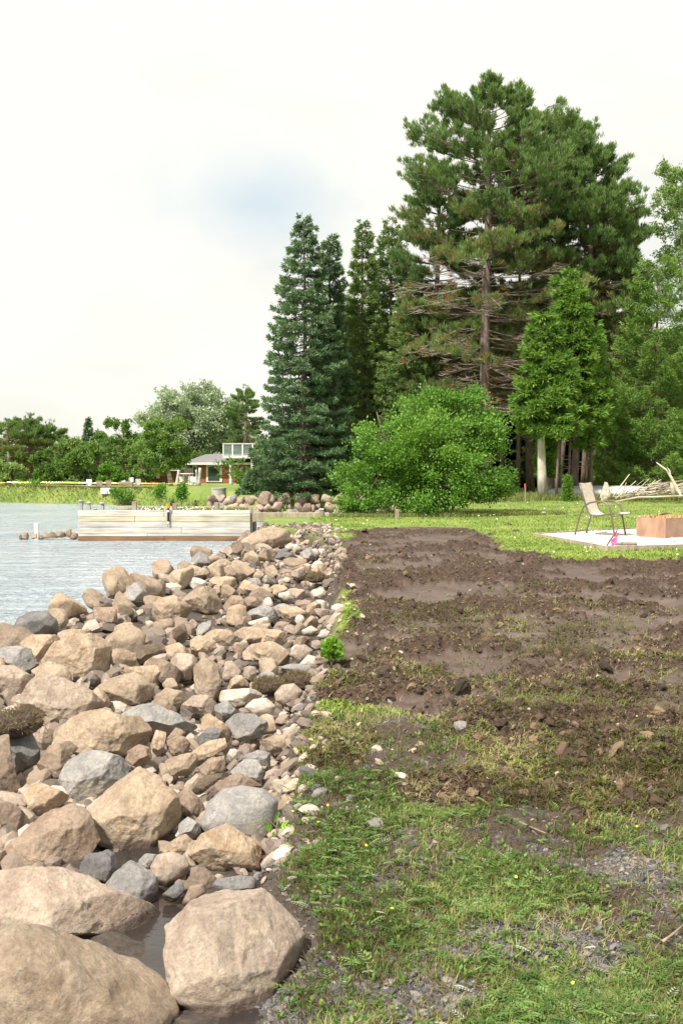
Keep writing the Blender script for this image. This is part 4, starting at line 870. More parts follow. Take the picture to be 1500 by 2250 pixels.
LM = dict(pine=leaf_mat('pine_needles', (.08, .15, .045), (.24, .36, .12), None, .4),
          spruce=leaf_mat('spruce_needles', (.05, .10, .045), (.125, .205, .095), (.26, .37, .20), .25),
          spruce2=leaf_mat('green_spruce_needles', (.08, .13, .04), (.16, .245, .075), (.30, .38, .13), .28),
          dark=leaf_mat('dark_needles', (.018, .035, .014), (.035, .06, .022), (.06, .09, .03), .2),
          larch=leaf_mat('larch_needles', (.07, .14, .03), (.16, .27, .06), (.28, .39, .11), .35),
          cedar=leaf_mat('cedar_sprays', (.07, .14, .028), (.15, .27, .05), (.29, .42, .09), .35),
          leaf=leaf_mat('green_leaves', (.09, .16, .04), (.17, .28, .07), (.30, .42, .13), .35),
          bush=leaf_mat('bush_leaves', (.08, .18, .025), (.15, .30, .045), (.28, .43, .10), .3, .4),
          silver=leaf_mat('silver_poplar_leaves', (.20, .27, .17), (.36, .43, .31), (.62, .66, .58), .3),
          pale=leaf_mat('pale_leaves', (.13, .22, .07), (.24, .34, .12), (.38, .46, .2), .35))
# rusty needles at the top end of the pine variation
nd = [q for q in LM['pine'].node_tree.nodes if q.type == 'VALTORGB'][0].color_ramp
nd.elements[1].position = .85; nd.elements[2].position = .97; nd.elements[2].color = (.32, .15, .07, 1); nd.elements[1].color = (.20, .30, .10, 1); nd.elements[1].position = .75

spruce(668, 44, 478, 'tallest blue green spruce at the left end of the conifer stand', 124, seed=11, dens=1.6, power=.68, step=.38, rough=.4)
spruce(725, 45.5, 515, 'narrow dark spruce just right of the tallest blue green spruce', 60, seed=12, mt='spruce', dens=1.9, power=.5, step=.34)
spruce(797, 47, 488, 'slim spruce with a thin pointed top between the dark spruces and the pines', 70, seed=13, mt='spruce2', power=.6, dens=1.5, step=.34)
spruce(860, 49, 485, 'spruce with a bushy top close to the left side of the tall pine', 90, seed=14, mt='spruce2', power=.55, dens=1.5, step=.34)
spruce(762, 52, 640, 'dark spruce filling the gap behind the narrow dark and slim pointed spruces', 75, mt='spruce2', seed=17, power=.5, dens=1.5, step=.36)
spruce(905, 46, 620, 'yellowish green spruce under the left branches of the tall pine', 110, seed=15, mt='spruce2', power=.6)
spruce(575, 45.5, 1035, 'low young spruce spreading at the foot of the tallest spruce', 62, name='young_spruce', seed=16, mt='spruce', power=.5, dens=2, step=.15, r0=.03)
pine(1066, 44, 148, 'tallest pine with bare grey lower trunk and dead side branches', 185, live=.55, seed=21, r0=.24, dens=1.5)
pine(1165, 47, 222, 'pine behind and right of the tallest pine, its tip a separate spike', 150, live=.5, seed=22, dens=1.3, mats=('bark_dark', 'pine'))
pine(1225, 46, 212, 'broad topped pine in the middle of the pine group', 150, live=.52, seed=23, dens=1.3, mats=('bark_dark', 'pine'))
pine(1288, 45, 280, 'rightmost full crowned pine above the bright green cedar', 135, live=.45, seed=24, dens=1.4, lean=8, mats=('bark_dark', 'pine'))
pine(1345, 47, 420, 'lower pine sloping off at the right of the pine group', 85, live=.35, seed=25, dens=1.2, mats=('bark_dark', 'pine'))
pine(960, 46, 330, 'pine on the left flank of the pine group with brown needles', 90, live=.5, seed=26, dens=1.1, mats=('bark_dark', 'pine'))
# bright cedar
CED = dict(name='cedar_tree', mt='cedar', droop=.5, L=.22, Wd=.055, spread=.85, gap=.25, bark='bark_dark', tip=.05, r0=.045, step=.24, rough=.85)
spruce(1248, 38.8, 592, 'tallest bright yellow green cedar in front of the pines', 72, low=.36, power=.42, dens=1.9, seed=31, **CED)
spruce(1190, 38.2, 690, 'bright cedar with a thick pale grey trunk on the left of the cedar clump', 60, low=.42, power=.35, dens=1.9, seed=34, **{**CED, 'bark': 'bark_pale', 'r0': .17})
spruce(1300, 39.2, 725, 'bright cedar on the right of the cedar clump', 50, low=.36, power=.4, dens=1.8, seed=35, **CED)
spruce(1225, 37.8, 780, 'lowest bright cedar at the front of the cedar clump', 62, low=.50, power=.3, dens=1.8, seed=36, **CED)
# right hand larch and birch
spruce(1440, 42, 585, 'feathery light green larch with sweeping branches at the right edge', 150, name='larch_tree', mt='larch', low=.08, power=.45, dens=1.7, droop=.12, L=.15, Wd=.032, spread=1.1, seed=32, step=.36, tip=.3, gap=.12)
broad(1500, 46, 345, 620, 100, 'pale leaved birch rising behind the larch at the right edge', 'birch_tree', 'pale', 900, 22, .11, trunk='birch', seed=33, r0=.1, sig=.14)
# big bush in front
broad(930, 30, 838, 1132, 206, 'large round leafy bush standing at the corner of the basin', 'leafy_bush', 'bush', 5000, 14, .08, seed=41, trunk='bark_dark', trunks=((0, 0), (-.2, -.3), (.2, .3), (-.05, -.1)), sig=.13, r0=.05, cat='bush', shell=.3, clump=.055, lobes=[(-.38, 0, -.4, .5), (.3, 0, -.3, .6), (0, -.3, 0, .5), (.22, 0, .55, .38), (-.6, -.2, -.6, .36), (.68, 0, -.55, .3), (.1, -.4, -.5, .5), (-.45, 0, .05, .38), (.55, 0, .2, .32), (-.78, -.1, -.8, .2), (.35, 0, .3, .45), (-.1, 0, .45, .3), (.85, -.1, .0, .14), (-.62, -.2, .3, .16), (.02, 0, .88, .15), (.5, 0, .72, .16), (-.85, 0, -.3, .15), (.9, -.2, -.4, .13), (-.3, -.5, .0, .25), (.3, -.7, -.2, .25)])
broad(790, 29.3, 1050, 1128, 48, 'small arching bush with sparse leaves leaning over the rock wall', 'low_bush', 'bush', 230, 12, .07, seed=42, trunk='twig', sig=.14, r0=.02, cat='bush')
# trunks in the shade of the stand
for q, (px, D, top, wd, lean, mt_, lb) in enumerate([
    (1136, 46, 520, 12, 3, 'bark_dark', 'thin brown trunk left of the pale cedar trunk'),     (1206, 41, 720, 22, 6, 'bark_dark', 'dark trunk directly right of the pale grey trunk'), (1217, 42.5, 720, 13, 2, 'bark_dark', 'slim dark trunk behind the pale grey trunk'),
    (1227, 41.5, 720, 17, 32, 'bark_dark', 'leaning dark trunk in the middle of the trunk row'), (1262, 41, 700, 22, 10, 'bark_dark', 'thick straight dark trunk, left of a close pair'),
    (1280, 42, 700, 13, 8, 'bark_dark', 'straight dark trunk, right of a close pair'), (1303, 44, 720, 9, 2, 'bark_dark', 'very thin dark trunk at the right of the trunk row'),
    (1322, 48, 620, 16, 0, 'bark_dark', 'short looking reddish trunk far back on the right'), (1100, 47, 640, 12, 0, 'bark_dark', 'shaded trunk behind the right edge of the round bush')]):
    root, b = tree_root('bare_trunk_tree', px, D, lb, group='trunks of the conifer stand'); h = height(top, D, b[2]); mb = MB(); T = np.linspace(0, 1, 9)
    mb.tube(b + np.stack([lean * D / F * T + .03 * np.sin(T * 6 + q), 0 * T, T * h - .05], 1), (wd / 2 * D / F) * (.78 - .3 * T + .3 * np.exp(-T * 30)), 10); mb.build('trunk', M[mt_], root, smooth=True)
    mb = MB()
    for _ in range(18):
        f = rng.uniform(.15, .98); c = b + [lean * D / F * f, 0, f * h]; a = rng.uniform(0, 6.28); L_ = rng.uniform(.4, 1.3); mb.tube(bez(c, c + np.array([math.cos(a) * .5, math.sin(a) * .5, .05]) * L_, c + np.array([math.cos(a), math.sin(a), rng.uniform(-.3, .1)]) * L_, 4), [.014, .01, .008, .004], 3, False)
    mb.build('dead_branches', M['twig'] if q % 2 else M['bark_dark'], root)
weed_plant(1205, 1000, 1, .01, .01, .01, 'x') if False else None
# dark wood behind, tree by tree; meshes shared
def copy_tree(o, loc, s=1, rz=0, label=None, group=None):
    c = o.copy(); COL.objects.link(c); c.location = loc; c.scale = (s[0], s[0], s[1]) if isinstance(s, tuple) else (s, s, s); c.rotation_euler = (0, 0, rz)
    if label: c['label'] = label
    if group: c['group'] = group
    for ch in o.children:
        d = ch.copy(); COL.objects.link(d); d.parent = c
    return c
proto = spruce(790, 58, 700, 'dark shaded spruce deep in the wood behind the slim pointed spruce', 150, mt='dark', seed=51, power=.45, dens=1.1, L=.2, Wd=.06, group='dark spruces deep in the wood')
WM = [(640, 'behind the tallest blue green spruce'), (700, 'behind the narrow dark spruce'), (797, 'behind the slim pointed spruce'), (850, 'behind the bushy topped spruce'), (905, 'behind the yellowish green spruce'), (960, 'behind the left pine'), (1010, 'left of the tallest pine trunk'), (1070, 'behind the tallest pine trunk'), (1120, 'right of the tallest pine trunk'), (1180, 'behind the thick pale cedar trunk'), (1235, 'behind the leaning dark trunk'), (1290, 'behind the right of the trunk row'), (1345, 'behind the boat'), (1395, 'behind the left of the driftwood heap'), (1450, 'behind the middle of the larch'), (1500, 'behind the larch at the right edge'), (1550, 'just past the right edge behind the larch')]
for q, (px, D, s, sv) in enumerate([(700, 60, .9, .55), (850, 60, 1.1, 1.0), (905, 57, 1, .95), (960, 61, 1.2, 1.15), (1010, 57, 1.1, 1.1), (1070, 60, 1.2, 1.2), (1120, 58, 1.1, 1.15), (1180, 61, 1.2, 1.2), (1235, 57, 1.2, 1.1), (1290, 60, 1.2, 1.1), (1345, 58, 1.1, 1.0), (1395, 61, 1.1, .85), (1450, 56, 1.1, .75), (1500, 59, 1.1, .75), (1550, 57, 1.1, .8), (640, 66, .8, .4)]):
    x = (px - 750) / F * D; copy_tree(proto, (x, D, ground_z(x, D)), (s, sv), q * 1.3, 'dark shaded spruce deep in the wood ' + place(px, WM))
proto2 = spruce(1400, 52, 800, 'mid green young conifer in the shade behind the larch', 120, mt='spruce2', seed=52, power=.5, dens=1.0, L=.18, Wd=.05, group='young conifers behind the larch')
for px, D, s in [(1480, 50, 1.2), (1350, 56, .8)]:
    x = (px - 750) / F * D; copy_tree(proto2, (x, D, ground_z(x, D)), s, px)
# far left shore
pine(20, 72, 925, 'round topped pine at the far left of the distant shore', 50, live=.55, seed=61, dens=1.0)
pine(68, 74, 915, 'middle pine of the three on the distant left shore', 50, live=.55, seed=62)
pine(112, 76, 930, 'right pine of the three on the distant left shore', 42, live=.5, seed=63)
FT = [(30, 64, 1008, 1078, 62, 'pale', 'low pale green willow shrub at the left edge of the far shore'), (95, 66, 990, 1078, 40, 'leaf', 'medium green bush right of the pale willow shrub'),
      (165, 68, 955, 1075, 52, 'leaf', 'dense green tree in the middle of the far left tree line'), (215, 70, 948, 1075, 38, 'leaf', 'green tree left of the tall poplar like tree'),
      (240, 62, 1022, 1072, 30, 'bush', 'light green round bush behind the far garden chairs'), (272, 80, 896, 1060, 38, 'leaf', 'tall slim leafy tree rising over the far left tree line'),
      (318, 78, 960, 1070, 40, 'leaf', 'shaded green tree behind the birch'), (140, 80, 942, 1060, 30, 'pale', 'pale tree top peeping over the far left tree line'), (5, 80, 985, 1060, 40, 'leaf', 'dull green tree at the far left edge')]
for q, (px, D, tp, bt, hw, mt_, lb) in enumerate(FT):
    broad(px, D, tp, bt, hw, lb, 'leafy_tree' if tp < 1000 else 'leafy_bush', mt_, 420, 16, .17, seed=70 + q, sig=.2, r0=.08, trunk='bark_dark', shell=.4)
spruce(196, 74, 922, 'dark pointed spruce in the far left tree line', 30, mt='spruce', seed=81, L=.2, Wd=.06)
spruce(140, 72, 965, 'green spruce left of the dark pointed one on the far shore', 40, mt='spruce2', seed=82, L=.2, Wd=.06)
spruce(108, 70, 985, 'short green spruce beside the medium green bush', 30, mt='spruce2', seed=83, L=.2, Wd=.06)
pine(540, 95, 845, 'dark pine rising behind the silvery poplar', 45, live=.35, seed=84, dens=.9)
broad(428, 108, 836, 1010, 122, 'large round silvery leaved poplar behind the house', 'poplar_tree', 'silver', 4200, 16, .26, seed=85, trunk='bark', sig=.13, r0=.3, shell=.3, clump=.06, lobes=[(0, 0, 0, .8), (-.45, 0, -.2, .55), (.45, 0, -.2, .55), (.2, 0, .35, .55), (-.25, 0, .3, .5), (0, 0, -.4, .7), (.55, 0, .1, .42), (-.6, 0, -.5, .4), (.6, 0, -.5, .42)])
broad(362, 60, 912, 1046, 66, 'birch with white trunk and drooping green leaves in front of the shed', 'birch_tree', 'leaf', 1500, 14, .13, clump=.06, seed=86, trunk='birch', r0=.14, trunks=((.22, -.25),), sig=.2)
broad(510, 62, 1000, 1070, 42, 'thin leafy shrub in front of the deck', 'leafy_bush', 'leaf', 60, 10, .13, seed=87, trunk='twig', r0=.03, sig=.2, cat='bush')
broad(533, 58, 1000, 1078, 28, 'shrub right of the white deck column', 'leafy_bush', 'leaf', 110, 10, .12, seed=88, trunk='twig', r0=.03, sig=.2, cat='bush')
FP = [c_ for c_ in COL.objects if c_.get('label') in ('shaded green tree behind the birch', 'dense green tree in the middle of the far left tree line', 'green spruce left of the dark pointed one on the far shore', 'pale tree top peeping over the far left tree line')]
for q in range(21):
    src = FP[q % len(FP)]; px = -20 + q * 17 + rng.uniform(-8, 8); D = 84 + (q * 7 % 5) * 3; x = (px - 750) / F * D; sc_ = D / 74 * rng.uniform(.85, 1.1)
    copy_tree(src, (x, D, ground_z(x, D)), (sc_, sc_ * (.8 if src['label'].startswith('pale') else .95)), q * 1.7, 'shaded tree of the far wood ' + place(px, [(-20, 'at the left edge behind the willow shrub'), (20, 'behind the left of three pines'), (60, 'behind the middle of three pines'), (110, 'behind the right of three pines'), (150, 'behind the dense green tree'), (196, 'behind the dark pointed spruce'), (230, 'behind the white garden chair'), (272, 'behind the tall slim tree'), (320, 'behind the log shed'), (360, 'behind the white trunked birch')]), 'trees of the wood behind the far shore')
for q in range(9):
    px = 330 + q * 30; D = 100 + q % 3 * 6; broad(px, D, 985 + (q % 2) * 12, 1065, 34, 'green tree in the wood behind the house', 'leafy_tree', 'leaf', 160, 12, .26, seed=90 + q, sig=.25, trunk='bark_dark', group='trees of the wood behind the house', shell=.4)

#OBJECTS
# small shrubs along the far bank
for px, D, tp, hw, lb in [(85, 57.5, 1062, 22, 'reedy green clump on the far bank at the left'), (262, 54, 1078, 24, 'leafy weed clump in front of the far garden box'), (352, 52, 1070, 12, 'upright green weed on the far bank under the birch'), (398, 50, 1068, 11, 'small green sapling on the far bank left of the concrete ring')]:
    broad(px, D, tp, 1098, hw, lb, 'green_weed', 'bush', 90, 12, .11, seed=px, trunk='twig', r0=.015, sig=.3, cat='plant')
spruce(1246, 37, 1046, 'thin yellow green cedar sapling at the lawn edge in front of the boat', 9, name='cedar_sapling', mt='cedar', seed=95, dens=5, step=.07, L=.06, Wd=.03, r0=.012, power=.3)
spruce(1199, 39, 960, 'short cedar side growth on the pale grey trunk', 26, name='cedar_shoot', mt='cedar', seed=96, dens=3, step=.14, low=.42, L=.14, Wd=.07, r0=.02, power=.25, droop=.1)
# timber wall (breakwater crib)
DB = 31.0; x0 = at(172, 1120, DB)[0]; x1 = at(550, 1128, DB)[0]
crib = tag(empty('timber_breakwater', (x0, DB, 0)), 'bleached plank breakwater box standing in the water', 'breakwater')
rows = [(1121, 1134, 'plank'), (1134.6, 1146, 'plank_y'), (1146.6, 1158, 'plank'), (1158.6, 1171, 'plank'), (1171.6, 1178, 'plank'), (1178.5, 1188, 'plank_wet')]
for r_, (a, b_, mt_) in enumerate(rows):
    seams = [x0, x0 + (x1 - x0) * [.50, .33, .52, .6, .4, .5][r_], x1]
    for q in range(2):
        za, zc_ = at(750, a, DB)[2], at(750, b_, DB)[2]; sl_ = -.07 if r_ < 1 else 0
        mb = MB(); w_ = seams[q + 1] - seams[q] - .012; mb.box(((seams[q] + seams[q + 1]) / 2, DB + rng.uniform(-.004, .004), (za + zc_) / 2), (w_, .05, za - zc_), bev=.05); mb.build('plank', M[mt_], crib)
for (px, tp, w_, cap, mt_) in [(178, 1102, 8, 1, 'post_g'), (196, 1106, 7, 1, 'post_g'), (225, 1107, 8, 1, 'post_g'), (296, 1102, 10, 0, 'post'), (385, 1106, 10, 0, 'post'), (476, 1104, 10, 0, 'post'), (551, 1113, 8, 0, 'post')]:
    D = DB + (.6 if px in (178, 196, 225) else .13); c = at(px, tp, D); w = w_ * D / F; mb = MB(); mb.box((c[0], D, c[2] / 2 - .1), (w, w, c[2] + .2), bev=.1); p_ = mb.build('post', M[mt_], crib)
    if cap: mb = MB(); mb.lathe((c[0], D, c[2]), [(w * .8, 0), (w * .8, .02), (w * .3, .05), (0, .055)], 12); o = mb.build('cap', M['post_g'], crib)
mb = MB(); mb.box((x0 + .025, DB + 1.15, .36), (.05, 2.2, .9)); mb.build('end_wall', M['plank'], crib)
zt_ = at(750, 1113, DB + 2.2)[2]; mb = MB(); mb.box(((x0 + x1) / 2 + .3, DB + 2.3, zt_ - .5), (x1 - x0 - .6, .05, 1.0)); mb.build('back_wall', M['plank_y'], crib)
mb = MB(); mb.box(((x0 + x1) / 2, DB + 1.16, .32), (x1 - x0 - .12, 2.2, .75), bev=0); mb.build('soil_fill', M['soil'], crib)
x = rng.uniform(x0 + 1.2, x1 - .2, 2600); y = rng.uniform(DB + .1, DB + 2.2, 2600); V, Q, A = blades(np.stack([x, y, .69 + 0 * x], 1), np.tile([0, 0, 1.], (2600, 1)), 2, .2, .012, .5)
tag(mk('breakwater_grass', V, [Q], GREEN, var=A, origin=(0, 0, 0)), 'grass growing on top of the plank breakwater', 'grass', kind='stuff')
x = rng.normal(.35, .33, 480); x = x0 + 1.3 + (x1 - x0 - 1.6) * np.abs(x); x = x[x < x1 - .2]; y = rng.uniform(DB + .1, DB + 2.2, len(x)); flowers('daisies', x, y, 0, .02, WHT, 'white daisies crowding the top of the breakwater', z=.74 + rng.uniform(0, .14, len(x)))
mk_ = tag(empty('reflector_post', (at(370, 1150, DB - .08)[0], DB - .08, 0)), 'black marker post with orange cap fixed to the breakwater planks', 'marker post')
c = at(370, 1116, DB - .08); e = at(370, 1146, DB - .08); mb = MB(); mb.tube([c, e], [.03, .03], 12); mb.build('pole', M['black'], mk_)
mb = MB(); mb.tube([at(370, 1116, DB - .08), at(370, 1107, DB - .08)], [.055, .05], 12); mb.build('cap', M['orange'], mk_)
mb = MB(); mb.tube([at(370, 1121, DB - .08), at(370, 1125, DB - .08)], [.032, .032], 12); mb.tube([at(370, 1146, DB - .08), at(370, 1151, DB - .08)], [.035, .03], 12); mb.build('white_band', M['white'], mk_)
mb = MB(); c = at(81, 1150, 31.5); mb.box((c[0], 31.5, c[2] / 2 - .1), (.1, .1, c[2] + .2)); tag(mb.build('white_post', M['white']), 'short white post standing on rocks in the water', 'post')
# timbers at the basin
for (a, b_, D, h_, lb) in [((556, 1141), (702, 1141), 28.6, .10, 'long weathered timber along the near edge of the basin'), ((662, 1134), (704, 1134), 29.1, .09, 'short weathered beam beside the capped post')]:
    p, q = at(*a, D), at(*b_, D); z_ = max(p[2], ground_z((p[0] + q[0]) / 2, D) + .05); mb = MB(); mb.box(((p[0] + q[0]) / 2, D, z_ - .05), (q[0] - p[0], .16, h_ + .14)); tag(mb.build('timber', M['post']), lb, 'timber')
for (px, tp, D, w_, cap, lb) in [(706, 1120, 29.0, .09, 1, 'pale capped wooden post at the end of the basin timber'), (872, 1119, 27.5, .1, 0, 'short wooden post at the edge of the lawn under the round bush')]:
    c = at(px, tp, D); z0 = ground_z(c[0], D) - .2; o = tag(empty('wooden_post', (c[0], D, z0)), lb, 'post'); mb = MB(); mb.box((c[0], D, (c[2] + z0) / 2), (w_, w_, c[2] - z0), bev=.1); mb.build('shaft', M['post'], o)
    if cap: mb = MB(); mb.box((c[0], D, c[2] + .015), (w_ * 1.35, w_ * 1.35, .03)); mb.build('cap', M['white'], o)
# concrete ring
c = at(481, 1098, 45.5); zr = ground_z(c[0], 45.5); c = at(481, 1072, 45.5); rr = 16 * 45.5 / F
o = tag(empty('concrete_ring', (c[0], 45.5, zr)), 'round concrete well ring on the lawn above the rock wall', 'well'); mb = MB(); h_ = c[2] - zr
mb.lathe((c[0], 45.5, zr), [(rr, -.1), (rr, h_ - .06), (rr * .97, h_ - .05)], 28); mb.build('wall', M['concrete'], o, smooth=False)
mb = MB(); mb.lathe((c[0], 45.5, zr), [(rr * .97, h_ - .06), (rr * 1.05, h_ - .06), (rr * 1.05, h_), (rr * .8, h_ + .005), (0, h_ + .01)], 28); mb.build('lid', M['concrete'], o)

# gravel pad, border, fire pit, chair
zp = float(np.mean(zb(np.array([p[0] for p in PAD]), np.array([p[1] for p in PAD])))) + .02
m = mat('white_gravel', (.75, .72, .68), .9); t = NT(m); v_ = t.n('TexVoronoi'); v_.inputs['Scale'].default_value = 45; t.link(t.tc.outputs['Object'], v_.inputs['Vector'])
t.color(t.mix(.55, t.ramp(v_.outputs['Color'], [(.1, (.45, .41, .37)), (.4, (.72, .69, .65)), (.9, (.85, .84, .81))]), t.ramp(v_.outputs['Distance'], [(0, 1.1), (.8, .5)]), 'MULTIPLY')); t.bump(v_.outputs['Distance'], .7, -.01)
ctr = np.mean(PAD, 0); pad = tag(empty('gravel_pad', (ctr[0], ctr[1], zp)), 'white gravel fire pit pad with a timber border', 'gravel pad')
ppts = np.array(PAD); ins = ctr + (ppts - ctr) * 1.0; n = len(PAD)
V = [(x, y, zp) for x, y in PAD] + [(x, y, zp - .08) for x, y in PAD]; me = bpy.data.meshes.new('gravel_bed')
me.from_pydata([tuple(np.array(v) - [ctr[0], ctr[1], zp]) for v in V], [], [tuple(range(n))[::1]]); me.materials.append(m); ob = bpy.data.objects.new('gravel_bed', me); COL.objects.link(ob); ob.parent = pad
for q in range(n):
    a, b_ = ppts[q], ppts[(q + 1) % n]; L_ = np.hypot(*(b_ - a)); mb = MB(); mb.box(((a[0] + b_[0]) / 2, (a[1] + b_[1]) / 2, zp - .02), (L_ + .04, .05, .10), rz=math.atan2(b_[1] - a[1], b_[0] - a[0])); mb.build('border_board', M['post'], pad)
def d_pad(x, y): return (sdf(PAD, x, y) > .06) * 1.0
x, y = sample(5000, d_pad, 12, 26, .42); S = np.minimum(rng.exponential(.006, len(x)) + .007, .03)
scatter_lumps('white_gravel_stones', np.stack([x, y, zp + S * .2], 1), S, varmat('white_stones', [(0, (.45, .42, .4)), (.3, (.72, .7, .66)), (1, (.85, .84, .82))]), .6, 21, 'loose white stones on the gravel pad', 'gravel')
x, y = sample(60, d_pad, 12, 26, .42); scatter_lumps('pad_litter', np.stack([x, y, zp + .012 + 0 * x], 1), rng.uniform(.012, .03, len(x)), CLOD, .25, 25, 'bits of bark and soil fallen on the white gravel', 'litter')
# fire pit: steel box seen at a corner
cn = np.array(hit(1461, 1185)[:2]); D = cn[1]; hp_ = (at(1461, 1139, D)[2] - zp)
pA = np.array([at(1405, 1180, D)[0], D + .62]); dv = pA - cn; Ls = np.hypot(*dv); e1 = dv / Ls; e2 = np.array([e1[1], -e1[0]]); e2 = e2 if e2[0] > 0 else -e2; S_ = .95
cor = [cn, cn + e1 * S_ * .72, cn + e1 * S_ * .72 + e2 * S_, cn + e2 * S_]
fp = tag(empty('fire_pit', (*(cn + (e1 + e2) * S_ / 2), zp)), 'square rusty steel fire pit on the white gravel', 'fire pit')
for q in range(4):
    a, b_ = cor[q], cor[(q + 1) % 4]; mb = MB(); L_ = np.hypot(*(b_ - a)); ang = math.atan2(b_[1] - a[1], b_[0] - a[0]); mb.box((*((a + b_) / 2), zp + hp_ / 2), (L_ - (.012 if q % 2 else 0), .012, hp_), rz=ang, bev=.02); mb.build('side_panel', M['rust'], fp)
mb = MB(); mid = sum(cor) / 4; mb.box((*mid, zp + hp_ - .12), (S_ * .66, S_ * .66, .05), rz=math.atan2(e1[1], e1[0]), bev=0); mb.build('ash_bed', M['soil'], fp)
xy = mid + (rng.uniform(-.32, .32, (160, 1)) * e1 + rng.uniform(-.42, .42, (160, 1)) * e2); V, Q, A = blades(np.column_stack([xy, np.full(160, zp + hp_ - .06)]), np.tile([0, 0, .5], (160, 1)), 4, .13, .014, 1.2)
tag(mk('kindling', V, [Q], leaf_mat('orange_straw', (.5, .27, .12), (.68, .42, .22), (.8, .6, .38), .2), var=A, origin=(*mid, zp)), 'dry orange needles and twigs heaped in the fire pit', 'kindling', kind='stuff')
for a0, b0 in [((-.3, .25), (.45, .55)), ((-.1, .45), (.3, .2))]:
    p, q = mid + e2 * a0[0] + e1 * a0[1] * .5, mid + e2 * b0[0] + e1 * b0[1] * .5; mb = MB(); mb.tube([(*p, zp + hp_), (*((p + q) / 2), zp + hp_ + .03), (*q, zp + hp_ + .06)], [.012, .011, .007], 6); tag(mb.build('charred_stick', M['black']), 'charred stick lying across the fire pit', 'stick', 'sticks on the fire pit')
# sling chair
def chair():
    D = hit(1322, 1177)[1]; sc = 1.0; o_ = at(1322, 1178, D); root = tag(empty('patio_chair', (o_[0], D, zp)), 'beige sling patio chair with bronze frame on the gravel pad', 'chair')
    th = R(-35); fx = np.array([math.cos(th), math.sin(th), 0]); wx = np.array([-math.sin(th), math.cos(th), 0]) * 1.0; k = 1.06
    def P(u_, w_, z): return np.array([o_[0], D, zp]) + fx * u_ * k + wx * w_ * k + np.array([0, 0, z * k])
    W2 = .28
    prof = [(-.36, 1.0), (-.30, .80), (-.23, .58), (-.17, .44), (-.09, .385), (.02, .38), (.14, .40), (.30, .43), (.42, .435), (.46, .425)]
    for s_ in (-1, 1):
        w = s_ * W2; mb = MB(); mb.tube([P(u_, w, z) for u_, z in prof], .018, 8); mb.build('side_rail', M['frame'], root, smooth=True)
        mb = MB(); mb.tube([P(-.44, w, 0), P(-.40, w, .16), (P(-.34, w, .38)), P(-.27, w, .54), P(-.16, w, .62), P(.0, w, .655), P(.14, w, .64), P(.24, w, .58), P(.28, w, .46), P(.30, w, .30), P(.36, w, 0)], .018, 8); mb.build('arm_and_legs', M['frame'], root, smooth=True)
    mb = MB(); mb.tube([P(-.42, -W2, .07), P(-.42, W2, .07)], .011, 8); mb.build('stretcher', M['frame'], root)
    mb = MB(); mb.tube([P(.29, -W2, .37), P(.29, W2, .37)], .011, 8); mb.build('stretcher', M['frame'], root)
    for nm, pr in (('backrest', prof[:5]), ('seat', prof[4:])):
        V = []; us = np.linspace(-1, 1, 7)
        pp = np.array(pr); tt = np.linspace(0, 1, 14); pu = np.interp(tt, np.linspace(0, 1, len(pp)), pp[:, 0]); pz = np.interp(tt, np.linspace(0, 1, len(pp)), pp[:, 1])
        for l in (0, 1):
            for i in range(14):
                for u_ in us: V.append(P(pu[i], u_ * (W2 - .012), pz[i] + .006 - .012 * (1 - u_ * u_) - l * .005))
        n_ = 14 * 7; Q = []
        for i in range(13):
            for j in range(6):
                q = i * 7 + j; Q.append((q, q + 1, q + 8, q + 7)); Q.append((n_ + q, n_ + q + 7, n_ + q + 8, n_ + q + 1))
        mk(nm, V, [Q], M['sling'], root, smooth=True)
chair()
# sticks tied with pink ribbon
z0 = zp; Dk = hit(1332, 1207)[1]
mb = MB(); mb.tube([at(1326, 1209, Dk), at(1340, 1186, Dk), at(1352, 1170, Dk), at(1358, 1158, Dk)], [.012, .014, .013, .006], 8); tag(mb.build('dark_stake', M['bark_dark']), 'dark bent stick leaning at the pad corner with the pink ribbon', 'stick')
mb = MB(); mb.tube([at(1336, 1212, Dk - .02), at(1348, 1188, Dk - .02), at(1354, 1172, Dk - .02)], [.014, .013, .012], 8); tag(mb.build('wooden_stake', M['drift_d']), 'brown stake at the pad corner beside the dark bent stick', 'stake')
V = []; 
for i in range(9):
    t_ = i / 8; c = at(1355 - 14 * t_ + 2 * math.sin(t_ * 9), 1171 + 31 * t_, Dk - .05); V += [c + [-.028 + .01 * math.sin(i), 0, 0], c + [.028, -.015 * math.cos(i * 2), 0]]
for i in range(7):
    t_ = i / 6; c = at(1355 - 4 * t_, 1171 + 22 * t_, Dk - .06); V += [c + [-.02, 0, 0], c + [.02, .01 * math.sin(i), 0]]
Q = [(2 * i, 2 * i + 1, 2 * i + 3, 2 * i + 2) for i in range(8)] + [(18 + 2 * i, 19 + 2 * i, 21 + 2 * i, 20 + 2 * i) for i in range(6)]
tag(mk('pink_ribbon', V, [Q], M['pink'], origin=V[0]), 'pink flagging ribbon hanging from the stakes at the pad corner', 'ribbon')
mb = MB(); c = at(1375, 1201, Dk + .1); mb.tube([(c[0] - .23, Dk + .2, zp + .03), (c[0], Dk + .18, zp + .035), (c[0] + .22, Dk + .22, zp + .03)], [.02, .032, .026], 7); tag(mb.build('driftwood_piece', M['drift_d']), 'flat piece of brown wood lying on the white gravel', 'driftwood')
